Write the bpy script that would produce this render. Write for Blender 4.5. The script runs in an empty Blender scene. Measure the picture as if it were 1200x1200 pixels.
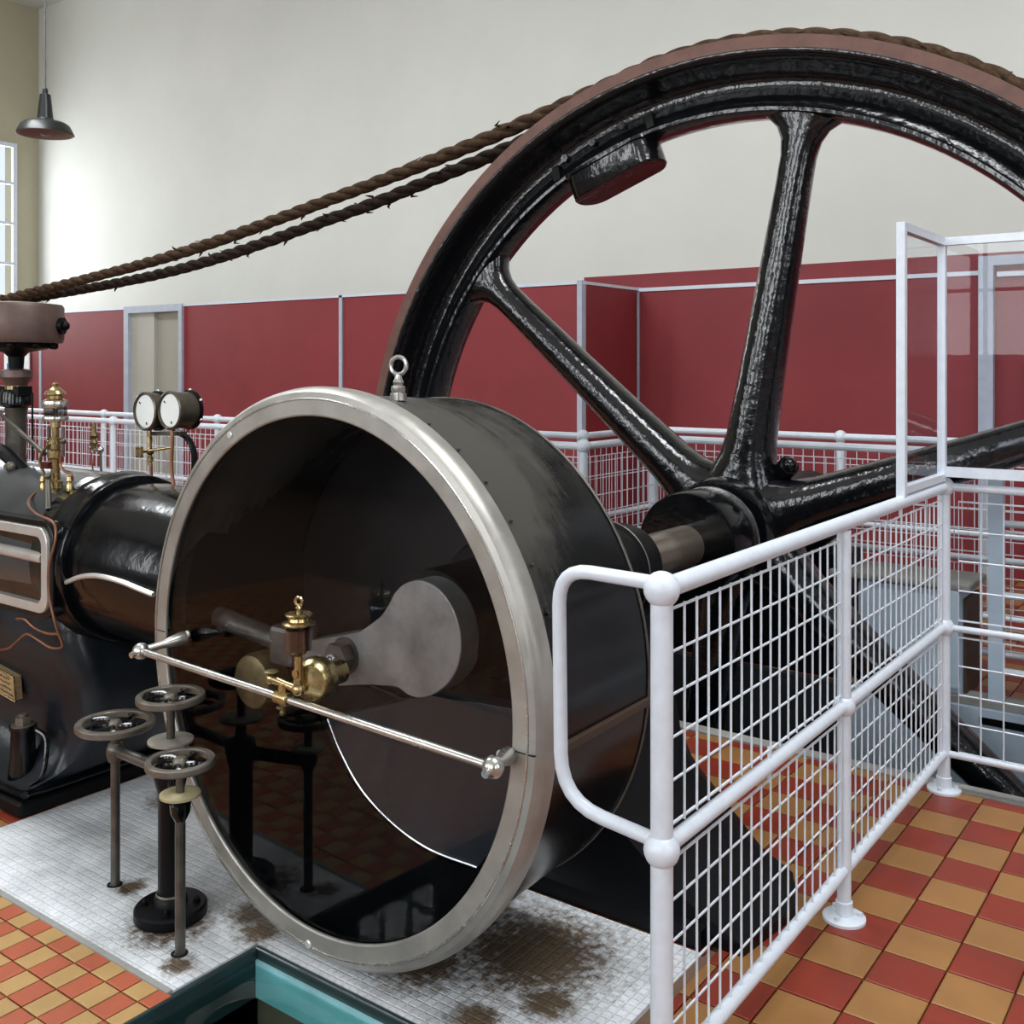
import bpy, math, random
from mathutils import Vector as V, Matrix
import numpy as np
random.seed(7)
S = bpy.context.scene
COL = S.collection
PI = math.pi
# ------------------------------------------------------------------ camera, world, lights, exposure
CAMH = 1.52; YAW = math.radians(36.3); FPX = 1214.0
cd = bpy.data.cameras.new('camera'); cam = bpy.data.objects.new('camera', cd); COL.objects.link(cam)
cam.location = (0, 0, CAMH); cam.rotation_euler = (PI/2, 0, YAW)
cd.sensor_width = 36; cd.lens = 36*FPX/1200; cd.shift_y = -170/1200; cd.clip_start = .05; cd.clip_end = 200
S.camera = cam
w = bpy.data.worlds.new('sky'); S.world = w; w.use_nodes = True
w.node_tree.nodes['Background'].inputs[0].default_value = (.82, .91, 1, 1)
w.node_tree.nodes['Background'].inputs[1].default_value = 1.0
S.view_settings.view_transform = 'Standard'; S.view_settings.look = 'None'
S.view_settings.gamma = 1; S.view_settings.use_curve_mapping = False
S.view_settings.exposure = 0.05
XL, XR, YF, YB, ZC = -14.7, 6.0, -5.0, 8.2, 6.8      # room: left, right, front (behind camera), back, ceiling
def area(name, loc, rot, sx, sy, power, col=(.96, .985, 1)):
    l = bpy.data.lights.new(name, 'AREA'); l.shape = 'RECTANGLE'; l.size = sx; l.size_y = sy
    l.energy = power; l.color = col
    o = bpy.data.objects.new(name, l); COL.objects.link(o); o.location = loc; o.rotation_euler = rot
    return o
FRONT_WIN = [(-9.2, 1.5), (-5.8, 1.5), (-2.4, 1.5), (1.0, 1.5)]     # x centre, width ; z 1.6..5.6
for x, wd in FRONT_WIN:
    area('window_daylight', (x, YF-.02, 3.6), (PI/2, 0, 0), wd, 4.0, 190)       # faces +Y
for y in (-2.0, 1.8):
    area('window_daylight', (XR+.02, y, 3.6), (PI/2, 0, PI/2), 1.5, 4.0, 120)  # faces -X
area('window_daylight', (XL-.02, 6.25, 3.3), (PI/2, 0, -PI/2), 3.2, 2.9, 165)   # faces +X, left end wall
SKY = [(-7.5, 2.4), (.2, 2.4)]
for x, y in SKY:
    area('skylight_daylight', (x, y, ZC+.02), (0, 0, 0), 3.6, 1.6, 440)

# ------------------------------------------------------------------ projection helpers (pixel -> point)
sn, cs = math.sin(YAW), math.cos(YAW)
def at_y(px, py, Y):
    k = (px-600)/FPX; d = Y/(sn*k+cs); return V(((cs*k-sn)*d, Y, CAMH+(430-py)/FPX*d))
def at_x(px, py, X):
    k = (px-600)/FPX; d = X/(cs*k-sn); return V((X, (sn*k+cs)*d, CAMH+(430-py)/FPX*d))
def pj(p):
    d = -sn*p[0]+cs*p[1]; return 600+FPX*(cs*p[0]+sn*p[1])/d, 430-FPX*(p[2]-CAMH)/d, d

# ------------------------------------------------------------------ materials
def lin(c):
    o = []
    for x in c[:3]:
        x /= 255.0; o.append(x/12.92 if x <= .04045 else ((x+.055)/1.055)**2.4)
    return (*o, 1)
MATS = {}
def mat(name, rgb, rough=.5, metal=0, coat=0, var=0, vscale=4, rvar=0, bump=0, bscale=40, rgb2=None, spec=.5, stretch=(1, 1, 1), coatr=.08):
    if name in MATS: return MATS[name]
    m = bpy.data.materials.new(name); m.use_nodes = True; nt = m.node_tree; N = nt.nodes; L = nt.links
    b = N['Principled BSDF']
    b.inputs['Base Color'].default_value = lin(rgb); b.inputs['Roughness'].default_value = rough
    b.inputs['Metallic'].default_value = metal; b.inputs['Coat Weight'].default_value = coat
    b.inputs['Coat Roughness'].default_value = coatr; b.inputs['Specular IOR Level'].default_value = spec
    tc = N.new('ShaderNodeTexCoord'); mp = N.new('ShaderNodeMapping'); mp.inputs['Scale'].default_value = stretch
    L.new(tc.outputs['Object'], mp.inputs[0])
    if var or rvar or rgb2:
        n = N.new('ShaderNodeTexNoise'); n.inputs['Scale'].default_value = vscale; n.inputs['Detail'].default_value = 6
        n.inputs['Roughness'].default_value = .65
        L.new(mp.outputs[0], n.inputs['Vector'])
        if var or rgb2:
            cr = N.new('ShaderNodeValToRGB'); cr.color_ramp.elements[0].position = .35; cr.color_ramp.elements[1].position = .68
            a = lin(rgb); c2 = lin(rgb2) if rgb2 else tuple(min(1, x*(1+var)) for x in a[:3])+(1,)
            a0 = a if rgb2 else tuple(x*(1-var) for x in a[:3])+(1,)
            cr.color_ramp.elements[0].color = a0; cr.color_ramp.elements[1].color = c2
            L.new(n.outputs['Fac'], cr.inputs[0]); L.new(cr.outputs[0], b.inputs['Base Color'])
        if rvar:
            mr = N.new('ShaderNodeMapRange'); mr.inputs[1].default_value = .3; mr.inputs[2].default_value = .7
            mr.inputs[3].default_value = max(.02, rough-rvar); mr.inputs[4].default_value = min(1, rough+rvar)
            L.new(n.outputs['Fac'], mr.inputs[0]); L.new(mr.outputs[0], b.inputs['Roughness'])
    if bump:
        n2 = N.new('ShaderNodeTexNoise'); n2.inputs['Scale'].default_value = bscale; n2.inputs['Detail'].default_value = 3
        L.new(mp.outputs[0], n2.inputs['Vector'])
        bp = N.new('ShaderNodeBump'); bp.inputs['Strength'].default_value = bump; bp.inputs['Distance'].default_value = .004
        L.new(n2.outputs['Fac'], bp.inputs['Height']); L.new(bp.outputs[0], b.inputs['Normal']); L.new(bp.outputs[0], b.inputs['Coat Normal'])
    MATS[name] = m; return m
def glass_mat(name, tint=(1, 1, 1), ior=1.5, rough=0.0):
    if name in MATS: return MATS[name]
    m = bpy.data.materials.new(name); m.use_nodes = True; nt = m.node_tree; N = nt.nodes; L = nt.links
    N.remove(N['Principled BSDF']); o = N['Material Output']
    t = N.new('ShaderNodeBsdfTransparent'); t.inputs[0].default_value = (*tint, 1)
    g = N.new('ShaderNodeBsdfGlossy'); g.inputs['Roughness'].default_value = rough
    fr = N.new('ShaderNodeFresnel'); fr.inputs[0].default_value = ior
    # thin sheet: only the face entered from outside mirrors, the inner face must not totally reflect
    ge = N.new('ShaderNodeNewGeometry'); sb = N.new('ShaderNodeMath'); sb.operation = 'SUBTRACT'; sb.inputs[0].default_value = 1; L.new(ge.outputs['Backfacing'], sb.inputs[1])
    mu = N.new('ShaderNodeMath'); mu.operation = 'MULTIPLY'; L.new(fr.outputs[0], mu.inputs[0]); L.new(sb.outputs[0], mu.inputs[1])
    mx = N.new('ShaderNodeMixShader'); L.new(mu.outputs[0], mx.inputs[0]); L.new(t.outputs[0], mx.inputs[1]); L.new(g.outputs[0], mx.inputs[2])
    L.new(mx.outputs[0], o.inputs[0]); MATS[name] = m; return m
BLACK = mat('black_gloss_paint', (6, 8, 11), .2, 0, .2, bump=.3, bscale=26, rvar=.08, vscale=9, spec=.25)
CAST = mat('black_cast_paint', (9, 11, 14), .2, 0, .55, bump=.9, bscale=22, rvar=.08, vscale=12, coatr=.12, spec=.3)
BLACKM = mat('black_satin_paint', (7, 8, 11), .42, 0, 0, bump=.2, bscale=40, rvar=.1, spec=.16)
DARK = mat('inside_black', (5, 5, 8), .5, 0, .05, rvar=.1, var=.3, spec=.3)
def sheetmat():
    m = bpy.data.materials.new('drum_sheet'); m.use_nodes = True; nt = m.node_tree; N = nt.nodes; L = nt.links; b = N['Principled BSDF']
    tc = N.new('ShaderNodeTexCoord'); mp = N.new('ShaderNodeMapping'); mp.inputs['Scale'].default_value = (3.5, 34, 3.5)
    L.new(tc.outputs['Object'], mp.inputs[0])
    n1 = N.new('ShaderNodeTexNoise'); n1.inputs['Scale'].default_value = 1; n1.inputs['Detail'].default_value = 8; n1.inputs['Roughness'].default_value = .7; L.new(mp.outputs[0], n1.inputs['Vector'])
    n2 = N.new('ShaderNodeTexNoise'); n2.inputs['Scale'].default_value = 4.5; n2.inputs['Detail'].default_value = 9; n2.inputs['Roughness'].default_value = .72; L.new(tc.outputs['Object'], n2.inputs['Vector'])
    sx = N.new('ShaderNodeSeparateXYZ'); L.new(tc.outputs['Object'], sx.inputs[0])
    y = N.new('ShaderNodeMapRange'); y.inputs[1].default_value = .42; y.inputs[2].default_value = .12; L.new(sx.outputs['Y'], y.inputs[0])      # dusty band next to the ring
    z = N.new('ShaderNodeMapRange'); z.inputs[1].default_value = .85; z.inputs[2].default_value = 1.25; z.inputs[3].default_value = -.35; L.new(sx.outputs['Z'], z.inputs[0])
    def ad(p, q, op='ADD'):
        k = N.new('ShaderNodeMath'); k.operation = op
        for i_, v_ in enumerate((p, q)):
            if isinstance(v_, (int, float)): k.inputs[i_].default_value = v_
            else: L.new(v_, k.inputs[i_])
        return k.outputs[0]
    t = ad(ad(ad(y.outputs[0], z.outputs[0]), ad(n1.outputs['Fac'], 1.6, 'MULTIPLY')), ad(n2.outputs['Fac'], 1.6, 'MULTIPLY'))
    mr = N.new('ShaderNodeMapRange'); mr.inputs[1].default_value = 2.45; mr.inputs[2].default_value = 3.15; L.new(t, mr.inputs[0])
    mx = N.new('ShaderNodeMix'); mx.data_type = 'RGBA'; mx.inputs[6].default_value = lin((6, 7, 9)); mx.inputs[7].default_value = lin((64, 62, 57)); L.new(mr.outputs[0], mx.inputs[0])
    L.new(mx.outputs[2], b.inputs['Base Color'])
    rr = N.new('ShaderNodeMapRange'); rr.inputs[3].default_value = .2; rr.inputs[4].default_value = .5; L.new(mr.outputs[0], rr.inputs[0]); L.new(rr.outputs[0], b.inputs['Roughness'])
    b.inputs['Specular IOR Level'].default_value = .4
    bp = N.new('ShaderNodeBump'); bp.inputs['Strength'].default_value = .3; bp.inputs['Distance'].default_value = .002; L.new(n2.outputs['Fac'], bp.inputs['Height']); L.new(bp.outputs[0], b.inputs['Normal'])
    return m
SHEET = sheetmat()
BRIGHT = mat('bright_polished_strip', (206, 204, 200), .3, .55, 0, var=.1, vscale=10)
STEEL = mat('polished_steel', (190, 188, 184), .26, .9, 0, var=.1, vscale=8, rvar=.03)
RING = mat('brushed_ring', (160, 158, 152), .42, .6, 0, var=.14, vscale=8, rvar=.08)
WEB = mat('milled_steel', (132, 130, 126), .42, .5, 0, var=.45, vscale=3.5, rvar=.1, bump=.1, bscale=60)
DSTEEL = mat('oiled_steel', (92, 89, 83), .38, .7, 0, var=.3, vscale=12, rvar=.1)
WORN = mat('worn_bronze_steel', (108, 102, 93), .42, .5, 0, var=.25, vscale=20, rvar=.1)
BRASS = mat('brass', (178, 158, 114), .26, .95, 0, var=.2, vscale=25, rvar=.08)
OBRASS = mat('dull_brass', (112, 98, 66), .45, .7, 0, var=.3, vscale=25)
COPPER = mat('copper', (146, 104, 84), .4, .85, 0, var=.2, vscale=20)
WHITE = mat('white_rail_paint', (206, 214, 224), .38, 0, .2, var=.05, vscale=30, bump=.15, bscale=70)
GREYP = mat('grey_metal_paint', (168, 176, 190), .45, var=.08, vscale=10)
RED = mat('red_wall_paint', (128, 40, 46), .6, var=.1, vscale=1.2, bump=.05, bscale=30)
PRIMER = mat('red_primer', (92, 64, 55), .7, var=.2, vscale=14)
RUSTB = mat('brown_cast', (92, 74, 68), .45, .3, var=.2, vscale=12)
ROPE = mat('brown_rope', (64, 49, 36), .95, var=.45, vscale=28, bump=1, bscale=160, spec=.15)
ROPE2 = mat('dark_rope', (44, 35, 28), .95, var=.45, vscale=28, bump=1, bscale=160, spec=.15)
BEIGE = mat('beige_door_paint', (176, 174, 164), .6, var=.04, vscale=2)
BLUEP = mat('pale_blue_paint', (186, 204, 222), .5, var=.1, vscale=3)
TEAL = mat('teal_paint', (140, 192, 198), .4, 0, .2, var=.15, vscale=6)
TEALD = mat('dark_teal_paint', (30, 48, 50), .35, 0, .2, var=.2, vscale=6)
CONC = mat('grey_concrete', (140, 140, 136), .8, var=.15, vscale=8, bump=.3, bscale=60)
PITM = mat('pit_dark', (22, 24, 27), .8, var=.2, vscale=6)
BROWN = mat('dark_brown_panel', (66, 52, 44), .6, var=.2, vscale=5)
GLASS = glass_mat('clear_glass', (.97, .98, 1), 1.3)
JAR = glass_mat('jar_glass', (.62, .62, .62), 1.8)
DGLASS = glass_mat('guard_glass', (.95, .96, .98), 1.3)
PITGL = glass_mat('pit_glass', (.8, .93, .92), 1.45)
ENAMEL = mat('white_dial', (232, 238, 236), .3)
BULB = glass_mat('bulb_glass', (.95, .95, .95), 1.45)
OILG = mat('dark_oil', (52, 28, 12), .1, 0, .9)
TILER = mat('tile_red', (124, 42, 24), .42, 0, .03, var=.16, vscale=5, rvar=.1)
TILEY = mat('tile_yellow', (142, 100, 54), .44, 0, .03, var=.12, vscale=5, rvar=.1)
PALER = mat('pale_red_tile', (158, 78, 50), .45, var=.12, vscale=6)
PALEY = mat('pale_yellow_tile', (164, 130, 80), .45, var=.1, vscale=6)
GROUT = mat('grout', (112, 88, 70), .85, var=.15, vscale=10)

def wallmat():
    m = mat('white_plaster', (212, 213, 207), .85, var=.035, vscale=.7, bump=.12, bscale=12); return m
PLASTER = wallmat()
GREYW = mat('grey_plaster', (120, 122, 126), .85, var=.05, vscale=.8)
def platemat():
    m = bpy.data.materials.new('grip_plate'); m.use_nodes = True; nt = m.node_tree; N = nt.nodes; L = nt.links; b = N['Principled BSDF']
    b.inputs['Roughness'].default_value = .42; b.inputs['Metallic'].default_value = .0
    tc = N.new('ShaderNodeTexCoord'); ge = N.new('ShaderNodeNewGeometry')
    n = N.new('ShaderNodeTexNoise'); n.inputs['Scale'].default_value = 5; n.inputs['Detail'].default_value = 8; n.inputs['Roughness'].default_value = .7
    L.new(ge.outputs['Position'], n.inputs['Vector'])
    base = N.new('ShaderNodeValToRGB'); base.color_ramp.elements[0].color = lin((186, 190, 194)); base.color_ramp.elements[1].color = lin((226, 230, 234))
    base.color_ramp.elements[0].position = .35; base.color_ramp.elements[1].position = .6
    L.new(n.outputs['Fac'], base.inputs[0])
    # rust / dirt patches around fixed spots
    last = None
    for (x, y, r) in [(-1.55, 2.2, .34), (-1.75, 2.0, .2), (-3.1, 2.25, .16), (-2.28, 1.9, .12), (-1.85, 2.35, .2), (-2.42, 1.72, .17), (-2.69, 1.78, .07), (-2.24, 1.62, .07), (-2.2, 1.85, .1), (-1.4, 2.05, .12), (-1.5,1.9,.1)]:
        d = N.new('ShaderNodeVectorMath'); d.operation = 'DISTANCE'; L.new(ge.outputs['Position'], d.inputs[0]); d.inputs[1].default_value = (x, y, 0)
        mr = N.new('ShaderNodeMapRange'); mr.inputs[1].default_value = r*1.5; mr.inputs[2].default_value = 0; mr.inputs[4].default_value = .85; L.new(d.outputs['Value'], mr.inputs[0])
        if last is None: last = mr.outputs[0]
        else:
            mx = N.new('ShaderNodeMath'); mx.operation = 'MAXIMUM'; L.new(last, mx.inputs[0]); L.new(mr.outputs[0], mx.inputs[1]); last = mx.outputs[0]
    n3 = N.new('ShaderNodeTexNoise'); n3.inputs['Scale'].default_value = 38; n3.inputs['Detail'].default_value = 8; n3.inputs['Roughness'].default_value = .75
    L.new(ge.outputs['Position'], n3.inputs['Vector'])
    mu = N.new('ShaderNodeMath'); mu.operation = 'ADD'; L.new(last, mu.inputs[0]); L.new(n3.outputs['Fac'], mu.inputs[1])
    th = N.new('ShaderNodeMapRange'); th.inputs[1].default_value = .88; th.inputs[2].default_value = 1.15; L.new(mu.outputs[0], th.inputs[0])
    rc = N.new('ShaderNodeValToRGB'); rc.color_ramp.elements[0].color = lin((116, 100, 80)); rc.color_ramp.elements[1].color = lin((52, 38, 28))
    L.new(n.outputs['Fac'], rc.inputs[0])
    mix = N.new('ShaderNodeMix'); mix.data_type = 'RGBA'; L.new(th.outputs[0], mix.inputs[0]); L.new(base.outputs[0], mix.inputs[6]); L.new(rc.outputs[0], mix.inputs[7])
    L.new(mix.outputs[2], b.inputs['Base Color'])
    ck = N.new('ShaderNodeTexBrick'); ck.inputs['Scale'].default_value = 1; ck.offset = 0
    ck.inputs['Brick Width'].default_value = .026; ck.inputs['Row Height'].default_value = .026; ck.inputs['Mortar Size'].default_value = .0035
    ck.inputs['Mortar Smooth'].default_value = .6
    L.new(ge.outputs['Position'], ck.inputs['Vector'])
    bp = N.new('ShaderNodeBump'); bp.inputs['Strength'].default_value = .8; bp.inputs['Distance'].default_value = .004
    bp.invert = True
    L.new(ck.outputs['Fac'], bp.inputs['Height']); L.new(bp.outputs[0], b.inputs['Normal'])
    return m
PLATE = platemat()

# ------------------------------------------------------------------ mesh builder
WL = {}
def basis(d):
    d = V(d).normalized(); a = V((0, 0, 1)) if abs(d.z) < .9 else V((1, 0, 0))
    u = a.cross(d).normalized(); return u, d.cross(u).normalized()
class MB:
    def __init__(s): s.v = []; s.f = []
    def add(s, vs, fs):
        o = len(s.v); s.v += [tuple(x) for x in vs]; s.f += [tuple(i+o for i in f) for f in fs]; return s
    def ab(s, a, b):
        x0, y0, z0 = a; x1, y1, z1 = b
        return s.add([(x0,y0,z0),(x1,y0,z0),(x1,y1,z0),(x0,y1,z0),(x0,y0,z1),(x1,y0,z1),(x1,y1,z1),(x0,y1,z1)],
                     [(0,3,2,1),(4,5,6,7),(0,1,5,4),(1,2,6,5),(2,3,7,6),(3,0,4,7)])
    def bar(s, p, q, wu, wv, up=(0, 0, 1)):
        p = V(p); q = V(q); d = (q-p).normalized(); u = d.cross(V(up)).normalized(); v = u.cross(d)
        vs = [c+u*wu/2*i+v*wv/2*j for c in (p, q) for i, j in ((-1,-1),(1,-1),(1,1),(-1,1))]
        return s.add(vs, [(0,3,2,1),(4,5,6,7),(0,1,5,4),(1,2,6,5),(2,3,7,6),(3,0,4,7)])
    def loft(s, rings, caps=True, closed=False):
        n = len(rings[0]); vs = [p for r in rings for p in r]; fs = []
        R = len(rings)
        for i in range(R if closed else R-1):
            a, b = i*n, ((i+1) % R)*n
            for j in range(n): k = (j+1) % n; fs.append((a+j, a+k, b+k, b+j))
        if caps and not closed: fs += [tuple(range(n-1, -1, -1)), tuple(range((R-1)*n, R*n))]
        return s.add(vs, fs)
    def lathe(s, prof, org, axis=(0, 0, 1), n=24, caps=True, closed=False):
        u, v = basis(axis); a = V(axis).normalized(); org = V(org)
        return s.loft([[org+a*h+(u*math.cos(t)+v*math.sin(t))*max(r, 1e-5) for t in [2*PI*i/n for i in range(n)]] for r, h in prof], caps, closed)
    def cyl(s, p, q, r, r2=None, n=16):
        p = V(p); q = V(q); return s.lathe([(r, 0), (r if r2 is None else r2, (q-p).length)], p, q-p, n)
    def tube(s, pts, r, n=10, closed=False):
        pts = [V(p) for p in pts]; N = len(pts); rings = []; u = None
        for i, p in enumerate(pts):
            if closed: t = (pts[(i+1) % N]-pts[i-1]).normalized()
            else: t = (pts[min(i+1, N-1)]-pts[max(i-1, 0)]).normalized()
            if u is None: u = basis(t)[0]
            u = (u-t*u.dot(t)).normalized(); v = t.cross(u); rr = r[i] if isinstance(r, (list, tuple)) else r
            rings.append([p+(u*math.cos(a)+v*math.sin(a))*rr for a in [2*PI*k/n for k in range(n)]])
        return s.loft(rings, not closed, closed)
    def ball(s, c, r, n=16, m=10, sc=1, axis=(0, 0, 1)):
        return s.lathe([(r*math.sin(PI*i/m), -r*sc*math.cos(PI*i/m)) for i in range(m+1)], c, axis, n)
    def torus(s, c, axis, R, r, n=28, m=8):
        return s.lathe([(R+r*math.cos(t), r*math.sin(t)) for t in [2*PI*i/m for i in range(m)]], c, axis, n, False, True)
    def hexn(s, p, q, r): return s.cyl(p, q, r, n=6)
    def prism(s, poly, fn, a, b):      # poly of 2d pts, fn(x,y,h)->3d
        n = len(poly); return s.loft([[fn(x, y, a) for x, y in poly], [fn(x, y, b) for x, y in poly]])
    def build(s, name, m, parent=None, label=None, cat=None, group=None, kind=None, smooth=True, sharp=35, bevel=0):
        me = bpy.data.meshes.new(name)
        if parent is not None: L = WL[parent.name]
        else:
            a = np.array(s.v); L = V(((a[:, 0].min()+a[:, 0].max())/2, (a[:, 1].min()+a[:, 1].max())/2, a[:, 2].min()))
        me.from_pydata([(x-L[0], y-L[1], z-L[2]) for x, y, z in s.v], [], s.f); me.update()
        import bmesh
        bm = bmesh.new(); bm.from_mesh(me); bmesh.ops.recalc_face_normals(bm, faces=bm.faces[:]); bm.to_mesh(me); bm.free()
        if smooth:
            me.polygons.foreach_set('use_smooth', [True]*len(me.polygons)); me.set_sharp_from_angle(angle=math.radians(sharp))
        me.materials.append(m)
        o = bpy.data.objects.new(name, me); COL.objects.link(o)
        if parent is not None: o.parent = parent; WL[o.name] = L
        else: o.location = L; WL[o.name] = L
        if bevel:
            bv = o.modifiers.new('bevel', 'BEVEL'); bv.width = bevel; bv.segments = 2; bv.limit_method = 'ANGLE'; bv.angle_limit = .6
        tag(o, label, cat, group, kind); return o
def tag(o, label=None, cat=None, group=None, kind=None):
    if label: o['label'] = label
    if cat: o['category'] = cat
    if group: o['group'] = group
    if kind: o['kind'] = kind
    return o
def thing(name, loc, label=None, cat=None, group=None, kind=None):
    o = bpy.data.objects.new(name, None); o.empty_display_size = .1; COL.objects.link(o); o.location = loc; WL[o.name] = V(loc)
    return tag(o, label, cat, group, kind)
def bez(pts, k=8):                     # Catmull-Rom through points
    pts = [V(p) for p in pts]; P = [pts[0]*2-pts[1]]+pts+[pts[-1]*2-pts[-2]]; out = []
    for i in range(1, len(P)-2):
        for j in range(k):
            t = j/k; a, b, c, d = P[i-1:i+3]
            out.append(.5*((2*b)+(c-a)*t+(2*a-5*b+4*c-d)*t*t+(3*b-a-3*c+d)*t**3))
    return out+[pts[-1]]
def arcpts(p0, corner, p1, r, k=6):    # rounded corner
    p0, c, p1 = V(p0), V(corner), V(p1); a = c+(p0-c).normalized()*r; b = c+(p1-c).normalized()*r
    return [a*(1-t)**2+c*2*t*(1-t)+b*t*t for t in [i/k for i in range(k+1)]]

# ------------------------------------------------------------------ room shell
def struct(name, mb, m, **k): return mb.build(name, m, kind='structure', **k)
def wall_with_holes(name, axis, pos, th, u0, u1, holes, m, label):
    """holes: (u0,u1,z0,z1) sorted; wall from z 0 to ZC; axis 'x' = wall at x=pos running along y"""
    b = MB()
    def bx(ua, ub, za, zb):
        if axis == 'y': b.ab((ua, min(pos, pos+th), za), (ub, max(pos, pos+th), zb))
        else: b.ab((min(pos, pos+th), ua, za), (max(pos, pos+th), ub, zb))
    c = u0
    for (a, d, z0, z1) in holes:
        bx(c, a, 0, ZC); bx(a, d, 0, z0); bx(a, d, z1, ZC); c = d
    bx(c, u1, 0, ZC); return struct(name, b, m, smooth=False, label=label)
wall_with_holes('wall_front', 'y', YF, -.3, XL-.3, XR+.3, [(x-wd/2, x+wd/2, 1.6, 5.6) for x, wd in FRONT_WIN], GREYW, 'grey plaster wall behind the viewer with tall windows')
wall_with_holes('wall_right', 'x', XR, .3, YF, YB, [(-2.75, -1.25, 1.6, 5.6), (1.05, 2.55, 1.6, 5.6)], GREYW, 'grey plaster wall on the right with two windows')
wall_with_holes('wall_left', 'x', XL, -.3, YF, YB, [(4.65, 7.85, 1.85, 4.75)], mat('olive_plaster', (176, 170, 146), .85, var=.05, vscale=1), 'olive-cream plaster end wall at far left')
struct('wall_back', MB().ab((XL-.3, YB, 0), (XR+.3, YB+.3, ZC)), PLASTER, label='tall cream plaster wall behind the flywheel', smooth=False)
def ceiling():
    b = MB(); z0, z1 = ZC, ZC+.25; c = XL-.3
    for x, y in SKY:
        b.ab((c, YF-.3, z0), (x-1.8, YB+.3, z1)); b.ab((x-1.8, YF-.3, z0), (x+1.8, y-.8, z1)); b.ab((x-1.8, y+.8, z0), (x+1.8, YB+.3, z1)); c = x+1.8
    b.ab((c, YF-.3, z0), (XR+.3, YB+.3, z1)); struct('ceiling', b, PLASTER, smooth=False, label='white ceiling with two skylights')
ceiling()
nwin = 0
def window_frame(fn, w_, h_, label):
    global nwin; nwin += 1; b = MB()
    def bb(u0, v0, u1, v1): b.add(*boxfn(fn, u0, v0, u1, v1, .05))
    t = .06
    bb(0, 0, t, h_); bb(w_-t, 0, w_, h_); bb(t, 0, w_-t, t); bb(t, h_-t, w_-t, h_)
    for i in range(1, 3): u = w_*i/3; bb(u-.02, t, u+.02, h_-t)
    for i in range(1, 5): v = h_*i/5; bb(t, v-.02, w_-t, v+.02)
    struct('window_%d' % nwin, b, WHITE, smooth=False, label=label)
def boxfn(fn, u0, v0, u1, v1, d):
    return [fn(u, v, e) for e in (0, d) for u, v in ((u0, v0), (u1, v0), (u1, v1), (u0, v1))], [(0,3,2,1),(4,5,6,7),(0,1,5,4),(1,2,6,5),(2,3,7,6),(3,0,4,7)]
for x, wd in FRONT_WIN: window_frame(lambda u, v, e, x=x, wd=wd: (x-wd/2+u, YF-.005+e, 1.6+v), wd, 4, 'tall white multi-pane window behind the viewer')
for y in (-2.75, 1.05): window_frame(lambda u, v, e, y=y: (XR-.045+e, y+u, 1.6+v), 1.5, 4, 'tall white multi-pane window in the right wall')
window_frame(lambda u, v, e: (XL-.005+e, 4.65+u, 1.85+v), 3.2, 2.9, 'bright window in the far left end wall')
for x, y in SKY: window_frame(lambda u, v, e, x=x, y=y: (x-1.8+u, y-.8+v, ZC-.045+e), 3.6, 1.6, 'glazed skylight in the ceiling')

# ------------------------------------------------------------------ floor
# openings: engine pit (left/front), flywheel pit
PX0, PX1, PY0, PY1 = -2.146, -1.17, -.2, 1.795       # glazed pit in front of the drum
FX0, FX1, FY0, FY1 = -4.4, .9, 4.0, 4.95             # flywheel pit
def floor_slab():
    b = MB(); zt, zb = -.012, -.3
    def r(x0, x1, y0, y1): b.ab((x0, y0, zb), (x1, y1, zt))
    r(XL-.3, XR+.3, YF-.3, PY0); r(XL-.3, PX0, PY0, PY1); r(PX1, XR+.3, PY0, PY1)
    r(XL-.3, XR+.3, PY1, FY0); r(XL-.3, FX0, FY0, FY1); r(FX1, XR+.3, FY0, FY1); r(XL-.3, XR+.3, FY1, YB+.3)
    return struct('floor', b, GROUT, smooth=False, label='red and yellow chequered tile floor')
floor = floor_slab()
PLATES = [(-3.39, PX0, 1.535, 2.46), (PX0, PX1, PY1, 2.46)]
def blocked(x0, x1, y0, y1):
    for a, b_, c, d in [(PX0, PX1, PY0, PY1), (FX0, FX1, FY0-.07, FY1+.05)]+PLATES+[(PX1,-1.19,PY0,2.46)]:
        if x1 > a+.012 and x0 < b_-.012 and y1 > c+.012 and y0 < d-.012: return True
    return False
tiles = []
def gridtiles(x0, x1, y0, y1, ox, oy, px, py, par, small=False):
    i0, i1 = math.floor((x0-ox)/px), math.ceil((x1-ox)/px); j0, j1 = math.floor((y0-oy)/py), math.ceil((y1-oy)/py)
    for i in range(i0, i1):
        for j in range(j0, j1):
            a, b_, c, d = max(x0, ox+i*px), min(x1, ox+(i+1)*px), max(y0, oy+j*py), min(y1, oy+(j+1)*py)
            if b_-a < .012 or d-c < .012: continue
            if blocked(a, b_, c, d):
                # clip against the straight pit / plate edges
                done = False
                for (A, B, C, D) in [(PX0, PX1, PY0, PY1), (FX0, FX1, FY0-.07, FY1+.05)]+PLATES+[(PX1,-1.19,PY0,2.46)]:
                    if b_ > A and a < B and d > C and c < D:
                        if a < A: b_ = min(b_, A-.003)
                        elif b_ > B: a = max(a, B+.003)
                        elif c < C: d = min(d, C-.003)
                        elif d > D: c = max(c, D+.003)
                        else: done = True
                if done or b_-a < .02 or d-c < .02 or blocked(a, b_, c, d): continue
            tiles.append((a, b_, c, d, (i+j+par) % 2+(2 if small else 0)))
gridtiles(-1.19, 5.9, -4.9, 3.93, -.82, 2.75, .158, .16, 1)      # right hand floor
gridtiles(-2.9, -1.19, 2.46, 3.93, -.82, 2.75, .158, .16, 1)
gridtiles(-12.0, 5.9, FY1+.05, 8.15, -.82, 2.75, .158, .16, 1)
gridtiles(-9.0, -3.39, 1.5, 4.9, -.82, 2.75, .158, .16, 1)
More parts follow.
